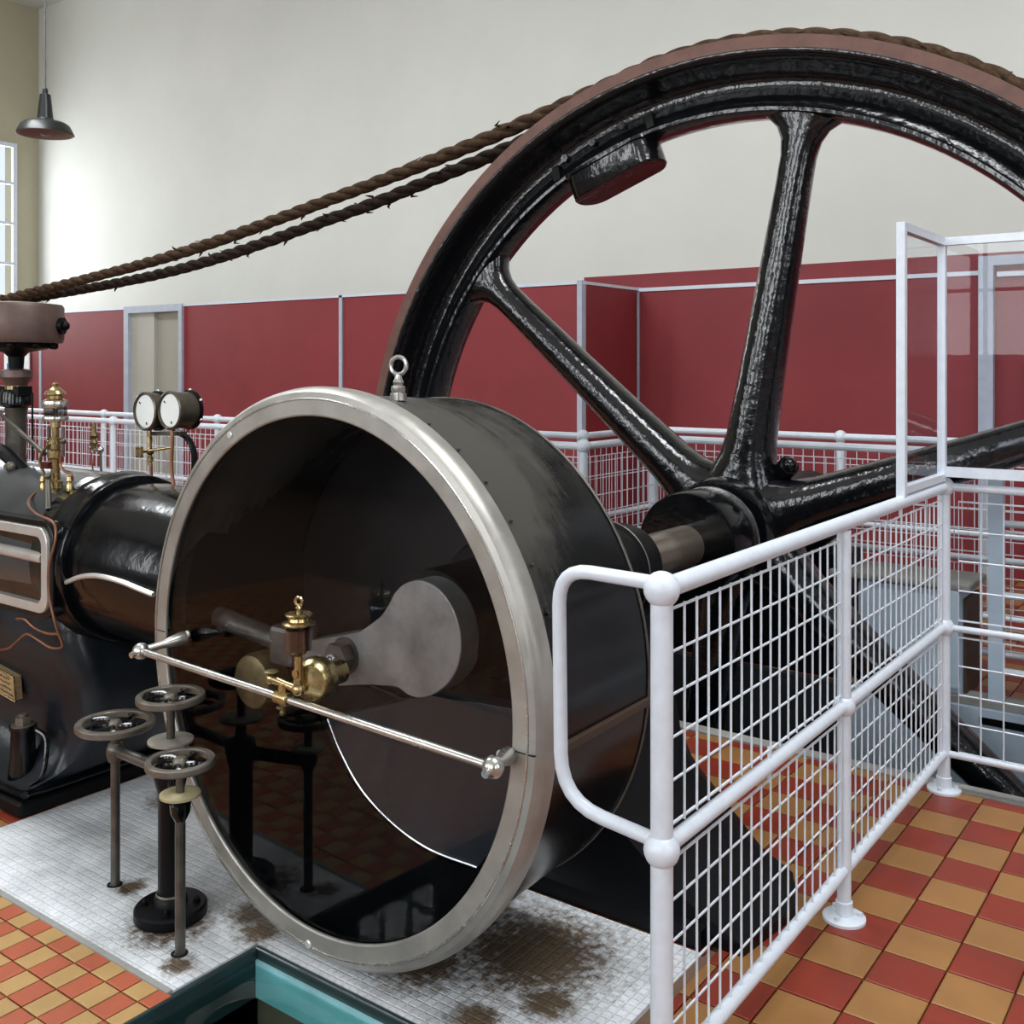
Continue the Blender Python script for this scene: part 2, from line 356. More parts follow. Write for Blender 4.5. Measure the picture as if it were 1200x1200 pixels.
gridtiles(-6.0, PX0, -1.2, 1.535, -2.398, 1.382, .068, .088, 0, True)  # small tiles at the left front
def tile_vis(t):
    a, b_, c, d, _ = t; P = [pj((x, y, 0)) for x, y in ((a, c), (b_, c), (b_, d), (a, d))]
    if min(p[2] for p in P) < .3: return 0
    cx = sum(p[0] for p in P)/4; cy = sum(p[1] for p in P)/4
    if not (-20 < cx < 1220 and -20 < cy < 1230): return 0
    X, Y = (a+b_)/2, (c+d)/2
    if c > 5 and cx < 1130: return 0
    if cx < 640 and cy < 1000 and not (cx < 40 and cy > 915): return 0
    if cx < 790 and X < -1.2 and Y > 2.4: return 0
    A = 0
    for i in range(4): A += P[i][0]*P[(i+1) % 4][1]-P[(i+1) % 4][0]*P[i][1]
    return abs(A)/2
def tile_verts(t, mb):
    a, b_, c, d, _ = t; g = .0022; h = .0015; e = .003
    x0, x1, y0, y1 = a+g, b_-g, c+g, d-g; z = random.uniform(-.0006, .0006)
    mb.add([(x0,y0,-.012),(x1,y0,-.012),(x1,y1,-.012),(x0,y1,-.012),(x0,y0,z-h),(x1,y0,z-h),(x1,y1,z-h),(x0,y1,z-h),
            (x0+e,y0+e,z),(x1-e,y0+e,z),(x1-e,y1-e,z),(x0+e,y1-e,z)],
           [(0,1,5,4),(1,2,6,5),(2,3,7,6),(3,0,4,7),(4,5,9,8),(5,6,10,9),(6,7,11,10),(7,4,8,11),(8,9,10,11)])
vis = sorted([(tile_vis(t), k) for k, t in enumerate(tiles)], reverse=True)[:298]
single = {k for v_, k in vis if v_ > 25}
st = [MB(), MB(), MB(), MB()]; TM = [TILER, TILEY, PALER, PALEY]
for k, t in enumerate(tiles):
    if k in single:
        m_ = MB(); tile_verts(t, m_); m_.build('tile', TM[t[4]], floor, smooth=False)
    else: tile_verts(t, st[t[4]])
st[0].build('far_red_tiles', TILER, floor, kind='stuff', smooth=False); st[1].build('far_yellow_tiles', TILEY, floor, kind='stuff', smooth=False)
st[2].build('small_red_tiles', PALER, floor, kind='stuff', smooth=False); st[3].build('small_yellow_tiles', PALEY, floor, kind='stuff', smooth=False)

# front pit under glass
struct('trim_1', MB().ab((PX0, PY0, -1.4), (PX1, PY1, -1.35)).ab((PX0-.02, PY0, -1.4), (PX0, PY1, -.09)).ab((PX0-.02, PY1, -1.4), (PX1, PY1+.02, -.09)).ab((PX1, PY0, -1.4), (PX1+.02, PY1, -.09)), PITM, smooth=False, label='dark walls and bottom of the glazed floor pit')
ck = thing('pit_surround', ((PX0+PX1)/2, PY1, 0), 'teal steel lining round the glazed pit below the drum', 'pit lining')
MB().ab((PX0-.006, PY1-.012, -.125), (PX1, PY1+.004, -.03)).build('teal_back_plate', TEAL, ck, smooth=False)
MB().ab((PX0-.006, PY0, -.125), (PX0+.006, PY1-.012, -.03)).build('teal_side_plate', TEALD, ck, smooth=False)
MB().ab((PX0-.01, PY1-.004, -.035), (PX1, PY1+.012, -.003)).ab((PX0-.014, PY0, -.035), (PX0+.004, PY1-.004, -.003)).build('dark_rim_bar', TEALD, ck, smooth=False, bevel=.004)
MB().ab((PX0+.012, PY0, -.046), (PX1, PY1-.016, -.038)).build('glass_cover', PITGL, None, 'clear glass sheet covering the dark floor pit in front of the drum', 'glass cover', smooth=False)
# flywheel pit lining
struct('trim_2', MB().ab((FX0, FY0, -1.7), (FX1, FY1, -1.65)).ab((FX0-.02, FY0, -1.7), (FX0, FY1, -.012)).ab((FX1, FY0, -1.7), (FX1+.02, FY1, -.012)).ab((FX0, FY0-.02, -1.7), (FX1, FY0, -.012)), PITM, smooth=False, label='dark lining of the flywheel pit')
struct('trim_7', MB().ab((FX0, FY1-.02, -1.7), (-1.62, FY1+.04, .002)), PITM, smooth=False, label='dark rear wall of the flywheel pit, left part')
struct('trim_3', MB().ab((-1.62, FY1-.02, -1.7), (FX1, FY1+.04, .002)), BLUEP, smooth=False, label='pale blue back wall of the flywheel pit')
struct('trim_4', MB().ab((-2.3, FY0-.07, -.012), (FX1+.2, FY0, .006)), CONC, smooth=False, label='narrow grey kerb along the edge of the flywheel pit')

# grip plates
pl = MB().ab((-3.385, 1.545, -.012), (PX0-.015, 2.455, 0)); pl.ab((PX0-.015, PY1+.013, -.012), (-1.2, 2.455, 0))
pl.build('grip_plate', PLATE, None, 'pale grey rust-stained grip plate on the floor round the drum', 'floor plate', smooth=False)
struct('trim_5', MB().ab((-3.385, 1.528, -.012), (PX0-.015, 1.545, .003)), CONC, smooth=False, label='narrow grey edging between grip plate and small left tiles')

# ------------------------------------------------------------------ back partition, doors, panels
H1 = CAMH+.70
YP, XC, YP2 = 7.18, -4.58, 8.12
part_ = thing('wall_partition', (-7, YP, 0), 'dark red panelled partition in front of the cream wall', kind='structure')
seams = [-14.65, -12.83, -10.93]
def panel(mb_a, mb_b, name='panel'): MB().ab(mb_a, mb_b).build(name, RED, part_, smooth=False, bevel=.004)
for a, b_ in ((-14.65, -12.86), (-12.80, -10.95), (-9.84, -7.38), (-7.32, XC-.03)):
    panel((a, YP, 0), (b_, YP+.04, H1-.02))
panel((XC-.02, YP+.03, 0), (XC+.02, YP2-.03, H1-.02))
for a, b_ in ((XC+.03, -1.72), (-.9, 3.0), (3.05, 5.95)): panel((a, YP2, 0), (b_, YP2+.04, H1-.02))
for x in (-12.83, -7.35): MB().ab((x-.022, YP-.01, 0), (x+.022, YP+.05, H1)).build('post', GREYP, part_, smooth=False)
for x, y in ((XC, YP), (XC, YP2)): MB().ab((x-.024, y-.012, 0), (x+.024, y+.05, H1+.01)).build('post', GREYP, part_, smooth=False)
MB().ab((-14.65, YP-.01, H1-.02), (-10.95, YP+.05, H1+.005)).build('top_strip', WHITE, part_, smooth=False)
MB().ab((-9.84, YP-.01, H1-.02), (XC, YP+.05, H1+.005)).build('top_strip', WHITE, part_, smooth=False)
MB().ab((XC-.025, YP, H1-.02), (XC+.025, YP2, H1+.005)).build('top_strip', WHITE, part_, smooth=False)
MB().ab((XC, YP2-.012, H1-.03), (5.95, YP2+.05, H1+.002)).build('top_strip', WHITE, part_, smooth=False)
struct('trim_6', MB().ab((XC-.6, YB-.012, 0), (XR, YB, CAMH+.835)), RED, smooth=False, label='red painted dado band on the back wall above the partition')
# left doorway in partition
d1 = thing('door_1', (-10.39, YP, 0), 'cream door standing in a grey frame in the red partition, far left', kind='structure')
MB().ab((-10.95, YP-.03, 0), (-10.86, YP+.1, H1+.01)).ab((-9.9, YP-.03, 0), (-9.84, YP+.1, H1+.01)).ab((-10.86, YP-.03, H1-.07), (-9.9, YP+.1, H1+.01)).build('door_frame', GREYP, d1, smooth=False)
MB().ab((-10.86, YP+.02, 0), (-10.42, YP+.06, H1-.07)).build('fixed_leaf', BEIGE, d1, smooth=False)
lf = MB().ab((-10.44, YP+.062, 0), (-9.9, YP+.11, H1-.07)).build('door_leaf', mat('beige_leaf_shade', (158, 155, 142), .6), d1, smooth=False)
MB().ab((-10.36, YP+.055, .98), (-10.32, YP+.07, 1.22)).cyl((-10.34, YP+.07, 1.1), (-10.34, YP+.02, 1.1), .01).cyl((-10.34, YP+.02, 1.1), (-10.25, YP+.02, 1.1), .01).build('door_handle', BRASS, lf)
# right door frame in partition
d2 = thing('door_2', (-1.3, YP2, 0), 'red door in grey steel frame behind the glazed guard at right', kind='structure')
ht = CAMH+.80
MB().ab((-1.72, YP2-.08, 0), (-1.62, YP2+.05, ht)).ab((-.98, YP2-.08, 0), (-.9, YP2+.05, ht)).ab((-1.62, YP2-.08, ht-.07), (-.98, YP2+.05, ht)).build('door_frame', GREYP, d2, smooth=False)
MB().ab((-1.62, YP2-.02, 0), (-.98, YP2+.03, ht-.07)).build('door_leaf', RED, d2, smooth=False)
MB().ab((-1.60, YP2-.05, ht-.15), (-1.0, YP2-.02, ht-.115)).ab((-1.42, YP2-.05, .2), (-1.38, YP2-.02, ht-.15)).build('leaf_trim', WHITE, d2, smooth=False)
nt_ = thing('notice', at_y(17, 428, 7.14), 'small white and blue notice on the red partition behind the governor', 'notice')
p = at_y(4, 445, 7.14); q = at_y(33, 412, 7.14)
MB().ab((p.x, 7.15, p.z), (q.x, 7.165, q.z)).build('notice_sheet', ENAMEL, nt_, smooth=False)
MB().ab((p.x+.08, 7.145, p.z+.12), (p.x+.3, 7.15, p.z+.22)).build('blue_field', mat('blue_print', (40, 110, 190), .5), nt_, smooth=False)

# ------------------------------------------------------------------ railings
def mesh_panel(parent, p, q, z0, z1, pitch=.055, hp=.082, r=.0028, single=True, frame=.0, n=5):
    """wire grid between posts p and q (x,y)"""
    p = V((*p, 0)); q = V((*q, 0)); d = (q-p); Ln = d.length; d.normalize(); off = V((d.y, -d.x, 0))*.008
    nv = max(2, round(Ln/pitch)); nh = max(2, round((z1-z0)/hp))
    outer = MB().tube([p+V((0,0,z0)), q+V((0,0,z0)), q+V((0,0,z1)), p+V((0,0,z1))], r*1.25, 5, True)
    if single:
        fr = outer.build('mesh_panel', WHITE, parent)
        for i in range(1, nv):
            a = p+d*(Ln*i/nv)+off*.4; wob = random.uniform(-.002, .002)
            MB().tube([a+V((0,0,z0-.006)), a+d*wob+V((0,0,(z0+z1)/2)), a+V((0,0,z1+.006))], r, n).build('wire', WHITE, fr)
        for j in range(1, nh):
            z = z0+(z1-z0)*j/nh
            MB().tube([p+V((0,0,z)), p+d*(Ln*.5)+V((0,0,z+random.uniform(-.002,.002))), q+V((0,0,z))], r, n).build('wire', WHITE, fr)
    else:
        for i in range(1, nv):
            a = p+d*(Ln*i/nv)+off*.4; outer.tube([a+V((0,0,z0)), a+V((0,0,z1))], r, 4)
        for j in range(1, nh):
            z = z0+(z1-z0)*j/nh; outer.tube([p+V((0,0,z)), q+V((0,0,z))], r, 4)
        outer.build('mesh_panel', WHITE, parent, kind='stuff')
def post(parent, x, y, R=.021, zt=1.09, knobs=(1.09, .587), flange=True, z0=0):
    MB().cyl((x, y, z0), (x, y, zt), R, n=18).build('post', WHITE, parent)
    for z in knobs: MB().ball((x, y, z), R*1.62, 18, 12).build('ball_joint', WHITE, parent)
    if flange:
        f = MB().lathe([(.0, 0), (.058, 0), (.058, .008), (.052, .012), (R*1.25, .014), (R*1.2, .05), (R, .052)], (x, y, z0), n=24).build('base_flange', WHITE, parent)
        for k in range(3):
            t = 2*PI*k/3+.4; MB().hexn((x+.042*math.cos(t), y+.042*math.sin(t), z0+.01), (x+.042*math.cos(t), y+.042*math.sin(t), z0+.022), .008).build('bolt', WHITE, f)
RX = -.952; P1, P2, P3 = 1.785, 2.841, 3.915
ZT, ZM, ZB = 1.09, .587, .135
rl = thing('front_railing', (RX, 2.84, 0), 'white tube railing with wire mesh in front of the flywheel, nearest the viewer', 'railing')
post(rl, RX, P1, .022); post(rl, RX, P2, .019, 1.07, (ZM,)); post(rl, RX, P3, .022)
for z, r in ((ZT, .0205), (ZM, .0165), (ZB, .0165)):
    nm = {ZT: 'top_rail', ZM: 'middle_rail', ZB: 'bottom_rail'}[z]
    MB().cyl((RX, P1, z), (RX, P3, z), r, n=18).build(nm, WHITE, rl)
    r2 = r*.72; MB().cyl((RX, P3, z), (1.6, P3, z), r2, n=14).build(nm, WHITE, rl)
for a, b_ in ((P1+.035, P2-.03), (P2+.03, P3-.035)):
    mesh_panel(rl, (RX, a), (RX, b_), ZM+.035, ZT-.045); mesh_panel(rl, (RX, a), (RX, b_), ZB+.012, ZM-.035)
    for zz in (ZT-.02, ZM+.02, ZM-.02): MB().cyl((RX, (a+b_)/2, zz-.022), (RX, (a+b_)/2, zz+.022), .005, n=8).build('clip', WHITE, rl)
    for yy in (a, b_):
        MB().ab((RX-.003, yy-.006, ZB), (RX+.003, yy+.006, ZT-.03)).build('flat_bar', WHITE, rl, smooth=False)
post(rl, 1.6, P3, .019)
for a, b_ in ((RX+.05, .28), (.32, 1.57)):
    for z0, z1 in ((ZM+.03, ZT-.05), (ZB+.012, ZM-.03)): mesh_panel(rl, (a, P3), (b_, P3), z0, z1, single=False, r=.003, pitch=.075, hp=.095)
post(rl, .3, P3, .017, knobs=(ZM,))
lp = [V((RX, P1, 1.10))]+arcpts((RX, P1, 1.10), (-1.19, P1, 1.105), (-1.19, P1, .6), .075)+arcpts((-1.19, P1, 1.1), (-1.185, P1, .625), (RX, P1, .60), .1)+[V((RX, P1, .6))]
MB().tube(lp, .0145, 14).build('loop_handle', WHITE, rl)
# square tube glazed guard standing on the rail corner
gd = thing('glazed_guard', (RX, P3, 1.1), 'white square-tube frame with clear panes standing on the railing corner', 'guard frame')
zt = CAMH+.46; y1 = 3.39
MB().ab((RX-.014, y1-.014, 1.09), (RX+.014, y1+.014, zt)).build('upright', WHITE, gd, smooth=False, bevel=.002)
MB().ab((RX-.014, P3-.04, 1.11), (RX+.014, P3-.012, zt)).build('upright', WHITE, gd, smooth=False, bevel=.002)
MB().ab((RX-.014, y1+.014, zt-.028), (RX+.014, P3-.04, zt)).build('top_bar', WHITE, gd, smooth=False)
MB().ab((RX+.014, P3-.04, zt-.028), (1.6, P3-.012, zt)).build('top_bar', WHITE, gd, smooth=False)
MB().ab((RX-.014, y1+.014, 1.115), (RX+.014, P3-.04, 1.14)).build('bottom_bar', WHITE, gd, smooth=False)
MB().ab((RX+.014, P3-.04, 1.13), (1.6, P3-.012, 1.165)).build('bottom_bar', WHITE, gd, smooth=False)
MB().ab((1.572, P3-.04, 1.1), (1.6, P3-.012, zt)).build('upright', WHITE, gd, smooth=False)
MB().ab((RX-.002, y1+.014, 1.14), (RX+.002, P3-.04, zt-.028)).build('pane', GLASS, gd, smooth=False)
MB().ab((RX+.014, P3-.028, 1.165), (1.572, P3-.024, zt-.028)).build('pane', GLASS, gd, smooth=False)
# far railings
def far_rail(name, pts, label, posts, grp=None):
    t = thing(name, (pts[1][0], pts[1][1], 0), label, 'railing', grp)
    for i in range(len(pts)-1):
        p, q = pts[i], pts[i+1]
        for nm, z, r in (('top_rail', ZT+.01, .021), ('middle_rail', ZM, .015), ('bottom_rail', ZB, .015)):
            MB().cyl((*p, z), (*q, z), r, n=10).build(nm, WHITE, t)
        L_ = math.dist(p, q); k = max(1, round(L_/1.7))
        for j in range(k):
            a = [p[m]+(q[m]-p[m])*j/k for m in (0, 1)]; b_ = [p[m]+(q[m]-p[m])*(j+1)/k for m in (0, 1)]
            mesh_panel(t, a, b_, ZM+.03, ZT-.05, single=False, pitch=.065, hp=.1, r=.0026)
            mesh_panel(t, a, b_, ZB+.02, ZM-.03, single=False, pitch=.065, hp=.1, r=.0026)
    for x, y in posts: post(t, x, y, .024, knobs=(1.10,), flange=False)
    return t
def onl(px, Y): return (at_y(px, 500, Y).x, Y)
far_rail('wall_railing', [(-13.5, 5.33), (-3.38, 5.33), (-3.38, 6.2), (4.5, 6.2)], 'white mesh railing nearer the red partition, rear of the two far railings', [onl(122, 5.33), onl(255, 5.33), (-3.38, 5.33), (-3.38, 6.2), onl(985, 6.2), (-13.5, 5.33), onl(330, 5.33)])
far_rail('pit_railing', [(-12, 4.64), (-2.94, 4.64), (-2.94, 5.42), (4.0, 5.42)], 'white mesh railing behind the flywheel, front of the two far railings', [onl(133, 4.64), (-2.94, 4.64), (-2.94, 5.42), onl(1165, 5.42), onl(1275, 5.42), (-12, 4.64), onl(-60, 4.64)])
# white square post and cross bars beyond the pit at far right
gp = thing('blue_grey_stand', (at_y(1167, 800, 4.98).x, 5.0, 0), 'pale blue square steel post with cross bars beyond the pit, far right', 'steel stand')
x = at_y(1168, 800, 5.03).x
MB().ab((x-.03, 5.0, 0), (x+.03, 5.06, 1.05)).build('post', BLUEP, gp, smooth=False)
for z in (.82, .5, .16): MB().cyl((x, 5.03, z), (x+1.6, 5.03, z), .016, n=10).build('cross_bar', WHITE, gp)
MB().ab((x-.05, 4.922, -.06), (x+.35, 4.94, -.03)).build('slot_plate', BLACKM, gp, smooth=False)
MB().ab((x-.35, 4.96, .004), (x+1.5, 5.1, .03)).build('foot_plate', CONC, gp, smooth=False)

# ------------------------------------------------------------------ flywheel
WX, WZ, WY = -1.99, CAMH-.672, 4.38
HX, HZ = -1.955, CAMH-.72
fw = thing('flywheel', (WX, WY, WZ), 'huge black spoked flywheel with red-brown edge standing in the pit', 'flywheel')
c0 = (WX, 0, WZ); AY = (0, 1, 0); NW = 160
MB().lathe([(2.103, 4.2), (2.103, 4.245), (2.048, 4.245), (2.048, 4.2)], c0, AY, NW, False, True).build('rim_edge', PRIMER, fw, label='red-brown worn edge of the rim')
MB().lathe([(2.046, 4.203), (2.05, 4.25), (2.10, 4.26), (2.055, 4.30), (2.10, 4.34), (2.10, 4.43), (2.055, 4.47), (2.10, 4.51), (2.10, 4.56), (2.04, 4.56),
            (2.0, 4.54), (1.96, 4.46), (1.88, 4.45), (1.82, 4.47), (1.80, 4.47), (1.79, 4.45), (1.785, 4.38), (1.79, 4.31), (1.803, 4.285), (1.818, 4.285), (1.826, 4.295), (1.84, 4.30),
            (1.885, 4.335), (1.90, 4.35), (1.93, 4.36), (1.965, 4.345), (1.99, 4.31), (2.008, 4.25), (2.02, 4.215), (2.035, 4.204)], c0, AY, NW, False, True).build('rim', CAST, fw, sharp=50)
def spoke(ang):
    ux, uz = math.cos(ang), math.sin(ang); rings = []
    ox, oz = HX-WX, HZ-WZ; bq = ox*ux+oz*uz; Ls = -bq+math.sqrt(bq*bq-(ox*ox+oz*oz)+1.80**2)   # reach to the rim
    prof = [(.15, .23, .14), (.24, .16, .13), (.32, .125, .125), (.42, .108, .118), (.7, .097, .108), (1.1, .086, .096), (Ls-.3, .076, .082), (Ls-.18, .076, .08), (Ls-.11, .088, .08), (Ls-.06, .115, .082), (Ls-.03, .155, .084), (Ls+.005, .21, .086)]
    for r, a, b_ in prof:
        ring = []
        for k in range(24):
            t = 2*PI*k/24; ct, s_ = math.cos(t), math.sin(t)
            x_ = a*math.copysign(abs(ct)**.9, ct); y_ = b_*math.copysign(abs(s_)**.9, s_)
            ring.append(V((HX+ux*r-uz*x_, WY+y_, HZ+uz*r+ux*x_)))
        rings.append(ring)
    MB().loft(rings).build('spoke', CAST, fw, sharp=60)
for k in range(6): spoke(math.radians(80+60*k))
MB().lathe([(.1, 4.18), (.225, 4.18), (.235, 4.2), (.235, 4.56), (.22, 4.6), (.1, 4.6)], (HX, 0, HZ), AY, 48, False, True).build('hub', CAST, fw)
SX, SZ = -1.96, CAMH-.742
cS = (SX, 0, SZ)
MB().lathe([(.08, 3.88), (.216, 3.88), (.222, 3.89), (.222, 4.115), (.216, 4.125), (.2, 4.13), (.2, 4.19), (.08, 4.19)], cS, AY, 48, False, True).build('hub_collar', BLACK, fw)
MB().lathe([(.221, 4.112), (.225, 4.112), (.225, 4.12), (.221, 4.12)], cS, AY, 48, False, True).build('collar_edge', STEEL, fw)
# balance weight
def weight():
    ang = math.radians(110); ux, uz = math.cos(ang), math.sin(ang)
    def fn(x_, y_, h): return V((WX+ux*h-uz*x_, 4.38+y_, WZ+uz*h+ux*x_))
    pts = []
    for k in range(28):
        t = 2*PI*k/28; ct, s_ = math.cos(t), math.sin(t)
        pts.append(((.16 if ct > 0 else -.16)+.09*ct, .115*s_))
    m_ = MB().loft([[fn(x_, y_, h) for x_, y_ in [(a*s, b_*s) for a, b_ in pts]] for h, s in ((1.80, 1.06), (1.785, 1.06), (1.78, 1), (1.672, 1), (1.665, .97))]).build('balance_weight', CAST, fw)
    for xx in (-.17, 0, .17):
        MB().hexn(fn(xx, -.12, 1.86), fn(xx, -.16, 1.86), .02).build('bolt', BLACK, m_)
    for xx in (-.28, .28):
        MB().bar(fn(xx, -.07, 1.80), fn(xx, -.05, 1.88), .04, .05, (0, 1, 0)).build('lug', BLACK, m_)
weight()
# bolt lug next to the hub on the right
a = at_y(912, 560, 4.42); b_ = at_y(925, 545, 4.36)
MB().cyl(a, a+(b_-a)*1.0, .045, n=16).ball(b_, .035).build('hub_bolt', BLACK, fw)

# ropes
def rope(path, R, m, name, label, grp, pitch=.13, n=3, seg=10, fuzz=0, parent=None):
    mb = MB(); pts = [V(p) for p in path]; s = [0]
    for i in range(1, len(pts)): s.append(s[-1]+(pts[i]-pts[i-1]).length)
    N_ = int(s[-1]/(pitch/seg)); P = []; j = 0
    for i in range(N_+1):
        t = s[-1]*i/N_
        while j < len(s)-2 and s[j+1] < t: j += 1
        P.append((pts[j].lerp(pts[j+1], (t-s[j])/(s[j+1]-s[j])), t))
    up = V((0, 1, 0)); fr = []
    for i, (p_, t) in enumerate(P):
        tn = (P[min(i+1, N_)][0]-P[max(i-1, 0)][0]).normalized(); u_ = (up-tn*up.dot(tn)).normalized(); fr.append((p_, u_, tn.cross(u_), t))
    for k in range(n):
        mb.tube([p_+(u_*math.cos(2*PI*(t/pitch/n*1.0+k/n))+v_*math.sin(2*PI*(t/pitch/n+k/n)))*R*.38 for p_, u_, v_, t in fr], R*.62, 6)
    for i in range(int(s[-1]*fuzz)):
        p_, u_, v_, t = random.choice(fr); a_ = random.uniform(0, 2*PI); dd = (u_*math.cos(a_)+v_*math.sin(a_))
        tg = u_.cross(v_); q_ = p_+dd*R*.9; e = random.choice((.4, .6, .9, 1.0))
        mb.tube([q_, q_+dd*.012*e+tg*.02, q_+dd*.028*e+tg*random.uniform(-.03, .05)], [.009*e, .008*e, .002], 5)
    return mb.build(name, m, parent, label, 'rope', grp, sharp=80)
def rope_path(Y, pix):
    pts = [at_y(px, py, Y) for px, py in pix]; return pts
def warc(Y, R, a0, a1, k=60): return [V((WX+R*math.cos(math.radians(a0+(a1-a0)*i/k)), Y, WZ+R*math.sin(math.radians(a0+(a1-a0)*i/k)))) for i in range(k+1)]
def full_rope(Y, name, m, label, pix, a_t, R=2.115):
    free = [at_y(px, py, Y) for px, py in pix]
    far = free[-1]+(free[-1]-free[-2]).normalized()*2.5
    path = warc(Y, R, -70, a_t, 90)+bez(free+[far], 10)
    return rope(path, .04, m, name, label, 'drive ropes running off the flywheel to the far left', fuzz=7)
# tangency near 100 degrees on the rim
full_rope(4.30, 'drive_rope', ROPE, 'thicker upper brown drive rope running from wheel top to far left', [(640, 133), (540, 175), (400, 229), (200, 300), (0, 352)], 100)
full_rope(4.47, 'drive_rope', ROPE2, 'darker lower drive rope running just below the brown one', [(600, 172), (520, 205), (400, 252), (200, 318), (0, 356)], 101)

# ------------------------------------------------------------------ crank casing (drum)
DX, DY, DZ = -1.99, 1.84, CAMH-.786
DR = .723
cs_ = thing('crank_casing', (DX, DY, 0), 'big black drum casing with polished steel front ring and glass disc', 'machine casing')
cs_.rotation_euler = (0, 0, math.radians(-2.5))      # the drum stands very slightly askew
cD = (DX, -.04, DZ)
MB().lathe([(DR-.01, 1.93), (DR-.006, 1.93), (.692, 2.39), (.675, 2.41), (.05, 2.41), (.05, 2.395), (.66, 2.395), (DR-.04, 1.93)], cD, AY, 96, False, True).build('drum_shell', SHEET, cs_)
MB().lathe([(.02, 2.38), (.655, 2.38), (.655, 2.393), (.02, 2.393)], cD, AY, 64, False, True).build('back_plate', DARK, cs_)
MB().lathe([(.66, 1.888), (.66, 1.882), (.664, 1.879), (.703, 1.879), (.705, 1.882), (.708, 1.879), (.722, 1.884), (.732, 1.896), (.736, 1.915), (.734, 1.945), (.726, 1.952), (.715, 1.955), (.70, 1.93), (.69, 1.9)], cD, AY, 128, False, True).build('front_ring', RING, cs_, sharp=28)
MB().torus((DX, 1.8385, DZ), AY, .7045, .003, 128, 6).build('ring_bead', STEEL, cs_)
MB().torus((DX, 2.352, DZ), AY, .694, .004, 96, 8).build('rear_bead', DSTEEL, cs_)
MB().lathe([(.001, 1.893), (.672, 1.893), (.672, 1.899), (.001, 1.899)], cD, AY, 96, True).build('glass_disc', DGLASS, cs_, label='clear glass disc closing the drum')
for px, py in ((265, 510), (362, 1106), (596, 880), (212, 745)):
    p = at_y(px, py, 1.84); f = MB().lathe([(.0, .0), (.0105, .0), (.0105, .004), (.008, .006), (0, .006)], p, (0, -1, 0), 16).build('ring_screw', mat('zinc', (215, 220, 216), .35, .6), cs_)
for sx in (1, -1):      # joint lines of the ring halves
    MB().ab((DX+sx*.692-.03, 1.8375, DZ-.0012-.045*(sx > 0)), (DX+sx*.692+.03, 1.86, DZ+.0012-.045*(sx > 0))).build('joint_line', DARK, cs_, smooth=False)
# side seam ledge
zz = DZ-.05
MB().add([(DX+DR-.03, 1.92, zz-.02), (DX+DR+.004, 1.92, zz-.02), (DX+.70, 2.35, zz-.02), (DX+.66, 2.35, zz-.02), (DX+DR-.03, 1.92, zz), (DX+DR+.004, 1.92, zz), (DX+.70, 2.35, zz), (DX+.66, 2.35, zz)], [(0,3,2,1),(4,5,6,7),(0,1,5,4),(1,2,6,5),(2,3,7,6),(3,0,4,7)]).build('side_ledge', mat('brown_edge', (60, 44, 34), .5), cs_, smooth=False, bevel=.002)
for k in range(18):     # rivets along the front band
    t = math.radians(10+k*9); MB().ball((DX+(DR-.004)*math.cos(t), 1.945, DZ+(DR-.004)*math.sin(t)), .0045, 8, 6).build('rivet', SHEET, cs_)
# inner counterweight crescent, shaft boss
def crescent():
    pts = []
    for k in range(31): t = math.radians(-118+k*98/30); pts.append((DX+.655*math.cos(t), DZ+.655*math.sin(t)))
    a_, b2 = pts[-1], pts[0]; inner = []
    P_ = [at_y(567, 1018, 2.05), at_y(500, 985, 2.05), at_y(440, 930, 2.05), at_y(408, 880, 2.05), at_y(388, 845, 2.05)]
    return pts, P_
tc_ = [at_y(x_, y_, 2.05) for x_, y_ in ((385, 842), (400, 880), (425, 925), (462, 965), (505, 995), (560, 1016))]
cr = thing('crankshaft', (SX, 2.6, SZ), 'steel crank and shaft turning inside the drum and carrying the flywheel', 'crankshaft')
sec = bez(tc_, 6); outer_ = [at_y(x_, y_, 2.05) for x_, y_ in ((600, 960), (600, 830), (500, 815))]
poly = [(p_.x, p_.z) for p_ in sec+outer_]
MB().prism(poly, lambda x_, z_, h: V((x_, h, z_)), 2.05, 2.12).build('counterweight', mat('blue_black_iron', (18, 26, 34), .35, .2, .2, var=.35, vscale=5), cr)
MB().tube([p_+V((0, -.003, 0)) for p_ in sec], .0035, 6).build('counterweight_edge', STEEL, cr)
# crank web (pear)
bc = at_y(487, 747, 1.98); nc = at_y(403, 768, 1.98)
def pear(y0, y1, name, m):
    px_ = [(420, 741), (432, 733), (447, 721), (456, 707), (463, 694), (474, 684), (490, 680), (508, 686), (524, 702), (535, 724), (540, 750), (538, 775), (529, 796), (513, 811), (495, 818), (479, 815), (466, 806), (450, 804), (425, 803), (395, 804), (360, 800), (345, 780), (350, 755), (380, 748)]
    P_ = [at_y(a_, b2, 1.98) for a_, b2 in px_]; pts = bez(P_+[P_[0]], 4)[:-1]
    return MB().prism([(p_.x, p_.z) for p_ in pts], lambda x_, z_, h: V((x_, h, z_)), y0, y1).build(name, m, cr, bevel=.003)
pear(1.98, 2.06, 'crank_web', WEB)
MB().lathe([(.05, 2.05), (.15, 2.05), (.152, 2.07), (.152, 2.42), (.05, 2.42)], (bc.x, 0, bc.z+.01), AY, 48, False, True).build('crank_boss', BLACKM, cr)
MB().lathe([(.155, 2.30), (.19, 2.30), (.2, 2.32), (.2, 2.42), (.155, 2.42)], (bc.x, 0, bc.z+.01), AY, 48, False, True).build('boss_collar', BLACKM, cr)
nu = V((nc.x+.005, 1.94, nc.z))
nut = MB().hexn(nu, nu+V((0, .045, 0)), .042).build('pin_nut', DSTEEL, cr)
